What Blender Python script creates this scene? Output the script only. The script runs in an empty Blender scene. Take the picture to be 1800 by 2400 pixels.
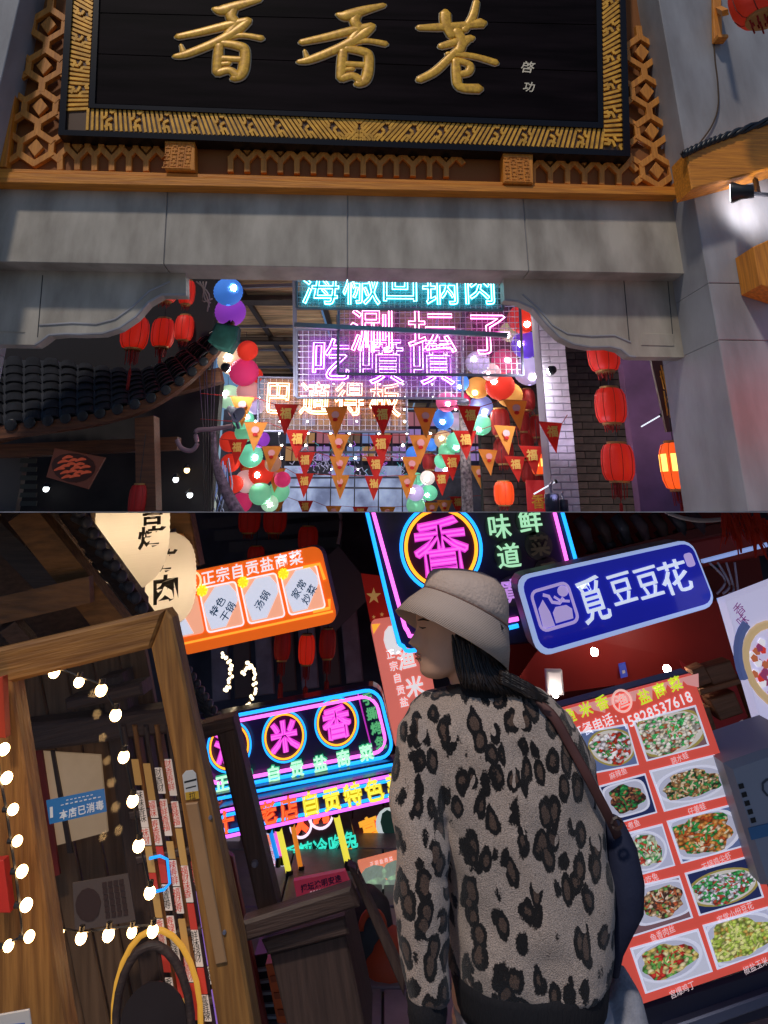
import bpy, bmesh, math, random
from mathutils import Vector, Matrix
rnd = random.Random(7)
sc = bpy.context.scene
col = sc.collection
H = 1.8                      # eye height, also the height of the added deck between the two levels
K = 1600.0
PIT = math.atan(600 / K)

# ---------------------------------------------------------------- camera, sky, sun, exposure
cd = bpy.data.cameras.new('camera'); cam = bpy.data.objects.new('camera', cd); col.objects.link(cam)
cam.location = (0, 0, H); cam.rotation_euler = (math.pi / 2 + PIT, 0, 0)
cd.sensor_fit = 'VERTICAL'; cd.sensor_height = 36; cd.lens = 24; cd.shift_y = -0.25
cd.clip_start = 0.05; cd.clip_end = 400
sc.camera = cam
wd = bpy.data.worlds.new('World'); sc.world = wd; wd.use_nodes = True
wn = wd.node_tree.nodes; wl = wd.node_tree.links
sky = wn.new('ShaderNodeTexSky'); sky.sky_type = 'NISHITA'; sky.sun_disc = False
SUN_EL, SUN_AZ = math.radians(54), math.radians(-24)
sky.ozone_density = 8; sky.dust_density = .3; sky.sun_elevation = SUN_EL; sky.sun_rotation = math.pi + SUN_AZ
wl.new(sky.outputs[0], wn['Background'].inputs[0]); wn['Background'].inputs[1].default_value = 0.06
sd = bpy.data.lights.new('street_flood', 'SUN'); sd.energy = 1.5; sd.angle = math.radians(4); sd.color = (1.0, 0.90, 0.80)
so = bpy.data.objects.new('street_flood', sd); col.objects.link(so)
so.rotation_euler = (math.pi / 2 - SUN_EL, 0, SUN_AZ)
sc.view_settings.view_transform = 'Standard'; sc.view_settings.look = 'None'
sc.view_settings.exposure = 0; sc.view_settings.gamma = 1
sc.cycles.use_denoising = True; sc.cycles.max_bounces = 6; sc.cycles.transparent_max_bounces = 12
sc.cycles.sample_clamp_indirect = 3

# ---------------------------------------------------------------- layout helpers
RT = Vector((1, 0, 0)); FW = Vector((0, math.cos(PIT), math.sin(PIT))); UP = Vector((0, -math.sin(PIT), math.cos(PIT)))
EYE = Vector((0, 0, H))
def ray(px, py): return RT * ((px - 900) / K) + UP * ((600 - py) / K) + FW
def at(px, py, Y):
    d = ray(px, py); return EYE + d * (Y / d.y)
def pxm(py, Y):               # metres per picture unit at that place
    d = ray(900, py); return Y / d.y / K

class Plane:
    """an upright plane at distance Y on the axis, turned by yaw; local x right, y up, z toward the street"""
    def __init__(s, Y, yaw=0.0, roll=0.0, org=None, pitch=0.0):
        s.o = Vector((0, Y, H)) if org is None else org
        c, n = math.cos(yaw), math.sin(yaw)
        R = Matrix.Rotation(yaw, 3, 'Z') @ Matrix.Rotation(pitch, 3, 'X') @ Matrix.Rotation(-roll, 3, 'Y')
        s.ex = R @ Vector((1, 0, 0)); s.ey = R @ Vector((0, 0, 1)); s.n = R @ Vector((0, -1, 0))
        m = Matrix.Identity(4)
        for i in range(3):
            m[i][0] = s.ex[i]; m[i][1] = s.ey[i]; m[i][2] = s.n[i]; m[i][3] = s.o[i]
        s.m = m
    def p(s, px, py, w=0.0):
        d = ray(px, py); q = s.o + s.n * w
        t = (q - EYE).dot(s.n) / d.dot(s.n); P = EYE + d * t - s.o
        return (P.dot(s.ex), P.dot(s.ey))
    def p3(s, px, py, w=0.0):
        a = s.p(px, py, w); return Vector((a[0], a[1], w))
    def pl(s, pts, w=0.0): return [s.p(a, b, w) for a, b in pts]

class Quad(Plane):
    """a four-cornered face standing on a Plane; (s,t) run 0..1 across and up"""
    def __init__(s, tl, tr, br, bl, Y, yaw=0.0, pitch=0.0):
        c = ((tl[0] + tr[0] + br[0] + bl[0]) / 4, (tl[1] + tr[1] + br[1] + bl[1]) / 4)
        roll = math.atan2((bl[1] - br[1]) + (tl[1] - tr[1]), (br[0] - bl[0]) + (tr[0] - tl[0]))
        Plane.__init__(s, Y, yaw, roll, org=at(c[0], c[1], Y), pitch=pitch)
        s.c = [Vector(s.p(*q)) for q in (bl, br, tr, tl)]
        s.W = ((s.c[1] - s.c[0]).length + (s.c[2] - s.c[3]).length) / 2
        s.Hh = ((s.c[3] - s.c[0]).length + (s.c[2] - s.c[1]).length) / 2
    def st(s, a, b):
        q = s.c; v = q[0] * ((1 - a) * (1 - b)) + q[1] * (a * (1 - b)) + q[2] * (a * b) + q[3] * ((1 - a) * b)
        return (v.x, v.y)
    def inv(s, px, py):       # picture point -> (s,t), by a few Newton steps
        t = Vector(s.p(px, py)); a = b = .5
        for _ in range(8):
            v = Vector(s.st(a, b)); e = 1e-3
            du = (Vector(s.st(a + e, b)) - v) / e; dv = (Vector(s.st(a, b + e)) - v) / e
            D = du.x * dv.y - du.y * dv.x; r = t - v
            a += (r.x * dv.y - r.y * dv.x) / D; b += (du.x * r.y - du.y * r.x) / D
        return a, b
    def rr(s, a0, b0, a1, b1, r=0.0, n=4):   # rectangle (rounded by r metres) in s,t
        if r <= 0: return [s.st(a0, b0), s.st(a1, b0), s.st(a1, b1), s.st(a0, b1)]
        ra, rb = r / s.W, r / s.Hh; out = []
        for (ca, cb, a) in ((a1 - ra, b0 + rb, -90), (a1 - ra, b1 - rb, 0), (a0 + ra, b1 - rb, 90), (a0 + ra, b0 + rb, 180)):
            for k in range(n + 1):
                g = math.radians(a + 90 * k / n); out.append(s.st(ca + ra * math.cos(g), cb + rb * math.sin(g)))
        return out

# ---------------------------------------------------------------- mesh helpers
_gl = {}
TMP = bpy.data.scenes.new('workbench')          # small scratch scene, removed at the end
def baked(o):
    TMP.collection.objects.link(o); vl = TMP.view_layers[0]; vl.update()
    return bpy.data.meshes.new_from_object(o.evaluated_get(vl.depsgraph))
def glyph(ch, loops=False, bold=0.0, res=2):
    key = (ch, loops, bold, res)
    if key in _gl: return _gl[key]
    c = bpy.data.curves.new('g', 'FONT'); c.body = ch; c.resolution_u = res; c.offset = bold
    if loops: c.fill_mode = 'NONE'
    o = bpy.data.objects.new('g', c); m = baked(o)
    vs = [(v.co.x, v.co.y) for v in m.vertices]
    if ord(ch) > 0x2000: cx = .5
    else:
        xs = [v[0] for v in vs] or [0]; cx = (min(xs) + max(xs)) / 2
    vs = [(x - cx, y - .37) for x, y in vs]
    if loops:
        nb = {}
        for e in m.edges:
            a, b = e.vertices; nb.setdefault(a, []).append(b); nb.setdefault(b, []).append(a)
        seen = set(); out = []
        for s in nb:
            if s in seen: continue
            L = [s]; seen.add(s); cur = s
            while True:
                nx = [q for q in nb[cur] if q not in seen]
                if not nx: break
                cur = nx[0]; seen.add(cur); L.append(cur)
            if len(L) > 2: out.append([vs[i] for i in L])
        r = out
    else: r = (vs, [tuple(p.vertices) for p in m.polygons])
    bpy.data.objects.remove(o); bpy.data.curves.remove(c); bpy.data.meshes.remove(m)
    _gl[key] = r
    return r

class MB:
    def __init__(s): s.v = []; s.f = []; s.mi = []; s.k = 0
    def face(s, idx): s.f.append(tuple(idx)); s.mi.append(s.k)
    def prism(s, pts, w0, w1, sides=True, back=True):
        n = len(pts); b = len(s.v)
        ar = sum(pts[i][0] * pts[(i + 1) % n][1] - pts[(i + 1) % n][0] * pts[i][1] for i in range(n))
        if ar < 0: pts = list(reversed(pts))
        s.v += [(p[0], p[1], w1) for p in pts]; s.face(range(b, b + n))
        if sides or back:
            s.v += [(p[0], p[1], w0) for p in pts]
            if back: s.face(range(b + 2 * n - 1, b + n - 1, -1))
            for i in range(n):
                j = (i + 1) % n; s.face((b + n + i, b + n + j, b + j, b + i))
        return s
    def sheet(s, pts, w): return s.prism(pts, w, w, False, False)
    def bevprism(s, pts, w0, w1, bev):
        """prism with a chamfered front edge (convex outline)"""
        c = Vector((sum(p[0] for p in pts) / len(pts), sum(p[1] for p in pts) / len(pts)))
        n = len(pts)
        ar = sum(pts[i][0] * pts[(i + 1) % n][1] - pts[(i + 1) % n][0] * pts[i][1] for i in range(n))
        if ar < 0: pts = list(reversed(pts))
        inn = []
        for i in range(n):
            a, b, d = Vector(pts[i - 1]), Vector(pts[i]), Vector(pts[(i + 1) % n])
            e1 = (b - a).normalized(); e2 = (d - b).normalized()
            nn = (Vector((-e1.y, e1.x)) + Vector((-e2.y, e2.x)))
            nn = nn.normalized() * (bev / max(.5, math.sqrt((1 + e1.dot(e2)) / 2)))
            inn.append((b.x + nn.x, b.y + nn.y))
        B = len(s.v)
        s.v += [(p[0], p[1], w0) for p in pts] + [(p[0], p[1], w1 - bev) for p in pts] + [(p[0], p[1], w1) for p in inn]
        s.face(range(B + n - 1, B - 1, -1)); s.face(range(B + 2 * n, B + 3 * n))
        for i in range(n):
            j = (i + 1) % n
            s.face((B + i, B + j, B + n + j, B + n + i)); s.face((B + n + i, B + n + j, B + 2 * n + j, B + 2 * n + i))
        return s
    def box(s, x0, y0, z0, x1, y1, z1):
        return s.prism([(x0, y0), (x1, y0), (x1, y1), (x0, y1)], z0, z1)
    def bar(s, a, b, wid, th, side=None):
        """rectangular bar from a to b; wid across, th along 'side' (default local z)"""
        a = Vector(a); b = Vector(b); d = (b - a).normalized()
        z = Vector(side or (0, 0, 1)); x = d.cross(z)
        if x.length < 1e-4: x = d.cross(Vector((1, 0, 0)))
        x.normalize(); z = x.cross(d).normalized(); B = len(s.v)
        for P in (a, b):
            for sx, sz in ((-1, -1), (1, -1), (1, 1), (-1, 1)): s.v.append(tuple(P + x * (sx * wid / 2) + z * (sz * th / 2)))
        for q in ((3, 2, 1, 0), (4, 5, 6, 7), (0, 1, 5, 4), (1, 2, 6, 5), (2, 3, 7, 6), (3, 0, 4, 7)): s.face([B + i for i in q])
        return s
    def tube(s, pts, r, n=6, closed=False, flat=1.0, fz=None):
        """tube through pts; r one radius or a list; flat squeezes it along local z"""
        P = [Vector(p) for p in pts]; m = len(P)
        if m < 2: return s
        R = r if isinstance(r, (list, tuple)) else [r] * m
        B = len(s.v); ref = Vector(fz) if fz else Vector((0, 0, 1))
        for i in range(m):
            a = P[(i - 1) % m] if (closed or i) else P[i]; b = P[(i + 1) % m] if (closed or i < m - 1) else P[i]
            t = (b - a); t = t.normalized() if t.length > 1e-9 else Vector((1, 0, 0))
            x = t.cross(ref)
            if x.length < 1e-3: x = t.cross(Vector((0.3, 1, 0.1)))
            x.normalize(); z = x.cross(t).normalized()
            for k in range(n):
                g = 2 * math.pi * k / n
                s.v.append(tuple(P[i] + x * (R[i] * math.cos(g)) + z * (R[i] * flat * math.sin(g))))
        for i in range(m if closed else m - 1):
            for k in range(n):
                a = B + i * n + k; b = B + i * n + (k + 1) % n; j = (i + 1) % m
                s.face((a, b, B + j * n + (k + 1) % n, B + j * n + k))
        if not closed:
            s.face([B + k for k in range(n - 1, -1, -1)]); s.face([B + (m - 1) * n + k for k in range(n)])
        return s
    def loft(s, rings, cap=True):
        B = len(s.v); n = len(rings[0])
        for r in rings: s.v += [tuple(p) for p in r]
        for i in range(len(rings) - 1):
            for k in range(n):
                s.face((B + i * n + k, B + i * n + (k + 1) % n, B + (i + 1) * n + (k + 1) % n, B + (i + 1) * n + k))
        if cap:
            s.face([B + k for k in range(n - 1, -1, -1)]); s.face([B + (len(rings) - 1) * n + k for k in range(n)])
        return s
    def lathe(s, prof, n=16, c=(0, 0, 0), ax=(0, 0, 1), lobe=0.0, lobes=8, cap=True):
        ax = Vector(ax).normalized(); x = ax.cross(Vector((0, 1, 0)));
        if x.length < .1: x = ax.cross(Vector((1, 0, 0)))
        x.normalize(); y = ax.cross(x); c = Vector(c); R = []
        for r, z in prof:
            R.append([c + ax * z + (x * math.cos(2 * math.pi * k / n) + y * math.sin(2 * math.pi * k / n)) *
                      (r * (1 - lobe * (1 - abs(math.sin(lobes * math.pi * k / n))))) for k in range(n)])
        return s.loft(R, cap)
    def ball(s, c, r, n=12, m=8, sz=1.0):
        return s.lathe([(max(1e-4, r * math.sin(math.pi * i / m)), -r * sz * math.cos(math.pi * i / m)) for i in range(m + 1)], n, c)
    def brush(s, pts, w, n=8, flat=.5, seg=5):
        """a brush stroke: pts (x,y,half width)"""
        out = smooth([Vector((p[0], p[1], p[2])) for p in pts], seg)
        q = [out[0]] + out + [out[-1]]
        P = [Vector((p.x, p.y, w)) for p in out]; R = [p.z for p in out]
        d0 = (P[0] - P[1]).normalized(); d1 = (P[-1] - P[-2]).normalized()
        P = [P[0] + d0 * R[0] * .8] + P + [P[-1] + d1 * R[-1] * .8]; R = [R[0] * .3] + R + [R[-1] * .3]
        return s.tube(P, R, n, flat=flat)
    def text(s, t, cx, cy, size, w, ang=0.0, sx=1.0, adv=1.0, bold=0.0, thick=0.0, vert=False, shear=0.0, res=2):
        ca, sa = math.cos(ang), math.sin(ang); n = len(t)
        pos = []; x = 0
        for ch in t:
            a = adv if ord(ch) > 0x2000 else adv * .56
            pos.append(x + a / 2); x += a
        for i, ch in enumerate(t):
            if ch == ' ': continue
            vs, fs = glyph(ch, False, bold, res)
            ox, oy = ((pos[i] - x / 2) * size * sx, 0) if not vert else (0, ((n - 1) / 2 - i) * adv * size)
            B = len(s.v)
            for zz in ((w + thick, w) if thick else (w,)):
                for (gx, gy) in vs:
                    X = gx * size * sx + ox + shear * gy * size; Y = gy * size + oy
                    s.v.append((cx + X * ca - Y * sa, cy + X * sa + Y * ca, zz))
            for f in fs: s.face([B + q for q in f])
            if thick:
                for L in glyph(ch, True, bold, res):
                    b = len(s.v)
                    for zz in (w + thick, w):
                        for (gx, gy) in L:
                            X = gx * size * sx + ox + shear * gy * size; Y = gy * size + oy
                            s.v.append((cx + X * ca - Y * sa, cy + X * sa + Y * ca, zz))
                    m = len(L)
                    for q in range(m): s.face((b + q, b + (q + 1) % m, b + m + (q + 1) % m, b + m + q))
        return s
    def mesh(s, name, mats, smooth=False):
        me = bpy.data.meshes.new(name); me.from_pydata([tuple(v) for v in s.v], [], s.f)
        for m in (mats if isinstance(mats, (list, tuple)) else [mats]): me.materials.append(m)
        if any(s.mi): me.polygons.foreach_set('material_index', s.mi)
        if smooth:
            for p in me.polygons: p.use_smooth = True
        me.update(); return me

def smooth(P, seg=5, closed=False):
    """Catmull-Rom through P"""
    n = len(P); out = []
    for i in range(n if closed else n - 1):
        p0 = P[(i - 1) % n] if (closed or i) else P[0]; p1 = P[i]; p2 = P[(i + 1) % n]
        p3 = P[(i + 2) % n] if (closed or i < n - 2) else P[-1]
        for k in range(seg):
            t = k / seg
            out.append(((p1 * 2) + (p2 - p0) * t + (p0 * 2 - p1 * 5 + p2 * 4 - p3) * t * t + (p1 * 3 - p0 - p2 * 3 + p3) * t ** 3) * .5)
    if not closed: out.append(P[-1])
    return out

ZONE = 'U'; zones = {}
def link(o): col.objects.link(o); zones[o.name] = ZONE; return o
def thing(name, label, cat, m=None, group=None):
    o = bpy.data.objects.new(name, None); o.empty_display_size = .1
    if m is not None: o.matrix_world = m
    o['label'] = label; o['category'] = cat
    if group: o['group'] = group
    return link(o)
def part(name, mb, mats, parent, smooth=False, m=None, me=None, kind=None):
    o = bpy.data.objects.new(name, me or mb.mesh(name, mats, smooth))
    o.parent = parent
    if m is not None: o.matrix_local = m
    if kind: o['kind'] = kind
    return link(o)
def solo(name, label, cat, mb, mats, m=None, smooth=False, group=None):
    o = bpy.data.objects.new(name, mb.mesh(name, mats, smooth))
    if m is not None: o.matrix_world = m
    o['label'] = label; o['category'] = cat
    if group: o['group'] = group
    return link(o)
def struct(name, mb, mats, m=None, smooth=False):
    o = bpy.data.objects.new(name, mb.mesh(name, mats, smooth))
    if m is not None: o.matrix_world = m
    o['kind'] = 'structure'; return link(o)
def T(v): return Matrix.Translation(Vector(v))

# ---------------------------------------------------------------- materials
_m = {}
def mat(name, c, rough=.6, metal=0.0, emit=0.0, ecol=None, var=0.0, vscale=8.0, bump=0.0, bscale=40.0, stretch=None, alpha=1.0, c2=None, trans=0.0, coat=0.0, spec=.5, detail=4, thin=0.0):
    if name in _m: return _m[name]
    m = bpy.data.materials.new(name); m.use_nodes = True; N = m.node_tree.nodes; L = m.node_tree.links
    b = N['Principled BSDF']; b.inputs['Base Color'].default_value = (*c, 1); b.inputs['Roughness'].default_value = rough
    b.inputs['Metallic'].default_value = metal; b.inputs['Specular IOR Level'].default_value = spec
    if alpha < 1: b.inputs['Alpha'].default_value = alpha
    if trans: b.inputs['Transmission Weight'].default_value = trans
    if coat: b.inputs['Coat Weight'].default_value = coat
    if emit:
        b.inputs['Emission Color'].default_value = (*(ecol or c), 1); b.inputs['Emission Strength'].default_value = emit
    if var or bump or c2:
        tc = N.new('ShaderNodeTexCoord'); mp = N.new('ShaderNodeMapping'); L.new(tc.outputs['Object'], mp.inputs[0])
        if stretch: mp.inputs['Scale'].default_value = stretch
        if var or c2:
            nz = N.new('ShaderNodeTexNoise'); nz.inputs['Scale'].default_value = vscale; nz.inputs['Detail'].default_value = detail
            L.new(mp.outputs[0], nz.inputs['Vector'])
            rp = N.new('ShaderNodeValToRGB'); rp.color_ramp.elements[0].position = .34; rp.color_ramp.elements[1].position = .66
            a = c2 or tuple(x * (1 - var) for x in c)
            rp.color_ramp.elements[0].color = (*a, 1); rp.color_ramp.elements[1].color = (*(c if c2 else tuple(min(1, x * (1 + var)) for x in c)), 1)
            L.new(nz.outputs[0], rp.inputs[0]); L.new(rp.outputs[0], b.inputs['Base Color'])
            if emit and not ecol: L.new(rp.outputs[0], b.inputs['Emission Color'])
        if bump:
            n2 = N.new('ShaderNodeTexNoise'); n2.inputs['Scale'].default_value = bscale; n2.inputs['Detail'].default_value = 5
            L.new(mp.outputs[0], n2.inputs['Vector']); bp = N.new('ShaderNodeBump'); bp.inputs['Strength'].default_value = bump
            bp.inputs['Distance'].default_value = .01
            L.new(n2.outputs[0], bp.inputs['Height']); L.new(bp.outputs[0], b.inputs['Normal'])
    if thin:          # thin cloth or paper that lets light through
        tr = N.new('ShaderNodeBsdfTranslucent'); tr.inputs[0].default_value = (*c, 1); ms = N.new('ShaderNodeMixShader'); ms.inputs[0].default_value = thin
        L.new(b.outputs[0], ms.inputs[1]); L.new(tr.outputs[0], ms.inputs[2]); L.new(ms.outputs[0], N['Material Output'].inputs[0])
    _m[name] = m; return m
def glow(name, c, s=1.0, ec=None): return mat('glow_' + name, tuple(x * .6 for x in c), .5, emit=s, ecol=ec or c)
def wood(name, c1, c2, axis='x', scale=5.0, rough=.55):
    st = {'x': (.6, 9, 9), 'y': (9, .6, 9), 'z': (9, 9, .6)}[axis]
    return mat(name, c1, rough, c2=c2, vscale=scale, stretch=st, bump=.35, bscale=scale * 2, detail=6)
# ================================================================ UPPER LEVEL: gate and alley
marble = mat('pale_marble', (.52, .465, .375), .5, c2=(.29, .25, .195), vscale=2.6, stretch=(1.6, .55, 1), bump=.16, bscale=34, detail=9)
marble2 = mat('grey_marble', (.37, .37, .38), .55, c2=(.24, .23, .23), vscale=2.2, stretch=(1.8, .5, 1), bump=.16, bscale=34, detail=9)
camphor_x = wood('honey_wood_x', (.80, .29, .022), (.52, .17, .014), 'x')
camphor_y = wood('honey_wood_y', (.80, .29, .022), (.52, .17, .014), 'y')
lattice_w = wood('lattice_wood', (.74, .29, .04), (.50, .18, .024), 'y')
black_lac = mat('black_lacquer', (.006, .005, .006), .3, spec=.25)
plank_lac = mat('plank_lacquer', (.008, .005, .006), .5, spec=.03, var=.5, vscale=3, stretch=(.3, 3, 1))
gold = mat('gold_leaf', (.88, .44, .04), .38, metal=.1, var=.25, vscale=30)
gold_edge = mat('pale_gold_edge', (.85, .72, .5), .4, metal=.2)
gold_fret = mat('gilt_fret', (.82, .40, .04), .35, metal=.1, var=.25, vscale=12)
gold_bed = mat('gilt_bed', (.09, .035, .006), .5)
dark_wood = wood('dark_timber', (.045, .025, .015), (.02, .012, .008), 'x')
black = mat('black_metal', (.012, .012, .014), .4)
G = Plane(5.35, .06)

# deck added between the levels: blocks light, its pale colour bounces fill
mb = MB(); mb.box(-30, 1.95, H - .0008, 30, 90, H + .0008)
struct('walkway_deck', mb, mat('deck_steel', (.34, .34, .40), .6, var=.3, bump=.2))

gate = thing('stone_gate', 'pale marble gateway with scrolled brackets and honey wood lattice above its beam', 'gate', G.m)
def yT(x): return 423 + x * 38 / 1618
def yB(x): return 613 + x * 29 / 1631
js = [(-160, -165), (394, 384), (815, 815), (1225, 1240), (1616, 1632)]
for i in range(4):
    a, b = js[i], js[i + 1]; g = 1.2
    P = G.pl([(a[0] + g, yT(a[0])), (b[0] - g, yT(b[0])), (b[1] - g, yB(b[1])), (a[1] + g, yB(a[1]))])
    part('beam_panel', MB().bevprism(P, -.36, 0, .004), marble, gate)
P = G.pl([(-170, yT(-170) + 4), (1618, yT(1618) + 4), (1630, yB(1630) - 3), (-170, yB(-170) - 3)], -.01)
part('beam_core', MB().prism(P, -.35, -.012), marble2, gate)
# brackets: scrolled profile
br = [(1640, 640), (1180, 640), (1182, 702), (1215, 706), (1250, 722), (1283, 760), (1313, 790), (1345, 806), (1385, 813), (1430, 812), (1455, 818), (1475, 834), (1490, 836), (1640, 838)]
bl = [(-60, 628), (435, 632), (436, 690), (380, 690), (348, 708), (318, 742), (280, 768), (240, 781), (190, 783), (150, 782), (115, 785), (95, 800), (82, 808), (-60, 806)]
for poly, inner, pan in ((br, [(1225, 690), (1262, 722), (1295, 762), (1330, 782), (1385, 788), (1440, 786), (1478, 802)], [(1505, 780), (1580, 783), (1580, 811), (1503, 809)]),
                         (bl, [(398, 660), (350, 682), (312, 718), (270, 748), (225, 760), (170, 757), (92, 762)], [(0, 776), (58, 778), (58, 779), (0, 777)])):
    P = G.pl(poly, -.215)
    b = part('bracket', MB().prism(P, -.36, -.215), marble, gate)
    mb = MB()
    mb.tube([G.p3(x, y, -.212) for x, y in inner], .009, 6, flat=.8)
    part('scroll_moulding', mb, marble2, b)
    q = G.pl(pan, -.208); mb = MB(); mb.bevprism(q, -.216, -.208, .003); part('raised_panel', mb, marble, b)
    mb = MB(); mb.tube([G.p3(x, y, -.225) for x, y in poly[2:-1]], .012, 6); part('lower_edge', mb, marble2, b)
for xx in ((1462, 655, 1475, 800), (1565, 655, 1578, 800), (100, 645, 88, 790)):
    part('bracket_joint', MB().tube([G.p3(xx[0], xx[1], -.214), G.p3(xx[2], xx[3], -.214)], .004, 4), mat('joint', (.05, .05, .05), .9), gate)
# pillars of stacked blocks
xr = G.p(1755, 1200, .35)[0]
def pillar(x0, x1, ys, w0, w1):
    for a, b in zip(ys[:-1], ys[1:]):
        part('pillar_block', MB().bevprism([(x0, a + .002), (x1, a + .002), (x1, b - .002), (x0, b - .002)], w0, w1, .006), marble2, gate)
yj = [0.0, G.p(1690, 797, .35)[1], G.p(1690, 664, .35)[1], G.p(1640, 395, .35)[1], 6.2]
pillar(xr, xr + 1.3, yj, -.62, .35)
xl = G.p(18, 120, .35)[0]
pillar(xl - 1.2, xl, yj, -.62, .35)
# ledge, corner posts, backing
for (pts, w0, w1, nm) in (([(-160, 398), (1607, 446), (1612, 458), (-160, 424)], 0, .13, 'ledge'),
                          ([(-160, 390), (1604, 438), (1606, 447), (-160, 399)], 0, .105, 'ledge_moulding')):
    part(nm, MB().bevprism(G.pl(pts, w1), w0, w1, .004), camphor_x, gate)
part('corner_post', MB().bevprism(G.pl([(1541, 72), (1563, 72), (1606, 436), (1583, 436)], .1), 0, .1, .005), camphor_y, gate)
part('corner_post', MB().bevprism(G.pl([(47, -80), (72, -80), (14, 391), (-10, 391)], .1), 0, .1, .005), camphor_y, gate)
part('lattice_backing', MB().prism(G.pl([(-20, 318), (1596, 350), (1600, 442), (-20, 395)], .01), -.03, .01), mat('backing_brown', (.27, .09, .014), .7), gate)
part('lattice_backing', MB().prism(G.pl([(60, -110), (1560, -110), (1590, 350), (20, 330)], -.05), -.12, -.05), mat('backing_brown', 0), gate)
# lattice bars: honeycomb of Y nodes
def lat(pts, w=17, w0=.012, w1=.06):
    for a, b in pts:
        A, B = G.p3(*a, w1), G.p3(*b, w1); h = w * pxm(a[1], 5.3)
        d = (B - A); d.z = 0
        if d.length < 1e-3: continue
        n = Vector((-d.y, d.x)).normalized() * h / 2; e = d.normalized() * h * .28
        P = [(A.x - e.x + n.x, A.y - e.y + n.y), (A.x - e.x - n.x, A.y - e.y - n.y), (B.x + e.x - n.x, B.y + e.y - n.y), (B.x + e.x + n.x, B.y + e.y + n.y)]
        w1 += rnd.uniform(-.0008, .0008)
        part('lattice_bar', MB().bevprism(P, w0, w1, .003), lattice_w, gate)
def column(x0, y0, x1, y1, n, wd):
    p = (y1 - y0) / n; k = (x1 - x0) / n
    def q(i, a, b): return (x0 + (x1 - x0) * (i + b) / n + a * wd, y0 + p * (i + b))
    for i in range(n):
        lat([(q(i, 0, -.12), q(i, 0, .12))], 15, .012, .060)
        for sgn in (-1, 1):
            lat([(q(i, 0, .12), q(i, sgn * .34, .36)), (q(i, sgn * .34, .66), q(i, 0, .90))], 15, .012, .060)
            lat([(q(i, sgn * .34, .36), q(i, sgn * .34, .66))], 13, .012, .056)
            lat([(q(i, sgn * .34, .36), q(i, sgn * .54, .20)), (q(i, sgn * .34, .66), q(i, sgn * .54, .82))], 14, .012, .053)
        P = G.pl([q(i, 0, .30), q(i, .17, .51), q(i, 0, .74), q(i, -.17, .51)], .045)
        part('lattice_panel', MB().bevprism(P, .005, .045, .004), lattice_w, gate)
column(118, 8, 78, 392, 4, 108)
column(1499, 74, 1546, 444, 4, 100)
def strip(x0, x1, y, dy, n, hh):
    for i in range(n):
        a = x0 + (x1 - x0) * i / n; b = x0 + (x1 - x0) * (i + 1) / n; c = (a + b) / 2; yy = y + dy * (i + .5) / n; q = (b - a)
        lat([((c, yy + hh), (c, yy + hh * .3)), ((c, yy + hh * .3), (c - q * .30, yy - hh * .45)), ((c, yy + hh * .3), (c + q * .30, yy - hh * .45)), ((c - q * .30, yy - hh * .45), (c - q * .30, yy - hh)), ((c + q * .30, yy - hh * .45), (c + q * .30, yy - hh))], 13, .012, .055)
        lat([((c - q * .30, yy - hh * .45), (c - q * .5, yy + hh * .05)), ((c + q * .30, yy - hh * .45), (c + q * .5, yy + hh * .05)), ((c - q * .5, yy + hh * .05), (c - q * .5, yy + hh))], 13, .012, .052)
        part('lattice_panel', MB().bevprism(G.pl([(c, yy - hh * .15), (c + q * .16, yy - hh * .6), (c + q * .16, yy - hh), (c - q * .16, yy - hh), (c - q * .16, yy - hh * .6)], .04), .012, .04, .004), lattice_w, gate)
strip(140, 382, 360, 4, 3, 34); strip(540, 1085, 366, 14, 7, 32); strip(1250, 1492, 390, 6, 3, 34)
for x, y in ((386, 322), (1179, 353)):
    q = G.pl([(x, y), (x + 70, y + 2), (x + 71, y + 77), (x + 1, y + 75)], .15)
    b = part('carved_block', MB().bevprism(q, .012, .15, .005), camphor_y, gate)
    mb = MB(); u = 70 * pxm(y, 5.1)
    ox, oy = q[3]
    q0 = min(p[0] for p in q); q1 = min(p[1] for p in q)
    for i in range(4):
        for j in range(4):
            cx, cy = q0 + u * (.16 + .225 * i), q1 + u * (.2 + .225 * j); r = u * .085
            for s in range(3):
                if (i + j + s) % 2: mb.box(cx - r, cy - r + s * r * .8, .1495, cx + r, cy - r + s * r * .8 + r * .4, .157)
                else: mb.box(cx - r + s * r * .8, cy - r, .1495, cx - r + s * r * .8 + r * .4, cy + r, .156)
    fr = u * .04
    mb.box(q0 + fr, q1 + fr, .1495, q0 + u - fr, q1 + 2 * fr, .159); mb.box(q0 + fr, q1 + u * 1.05 - 2 * fr, .1495, q0 + u - fr, q1 + u * 1.05 - fr, .159)
    part('carved_relief', mb, camphor_y, b, kind='stuff')

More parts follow.
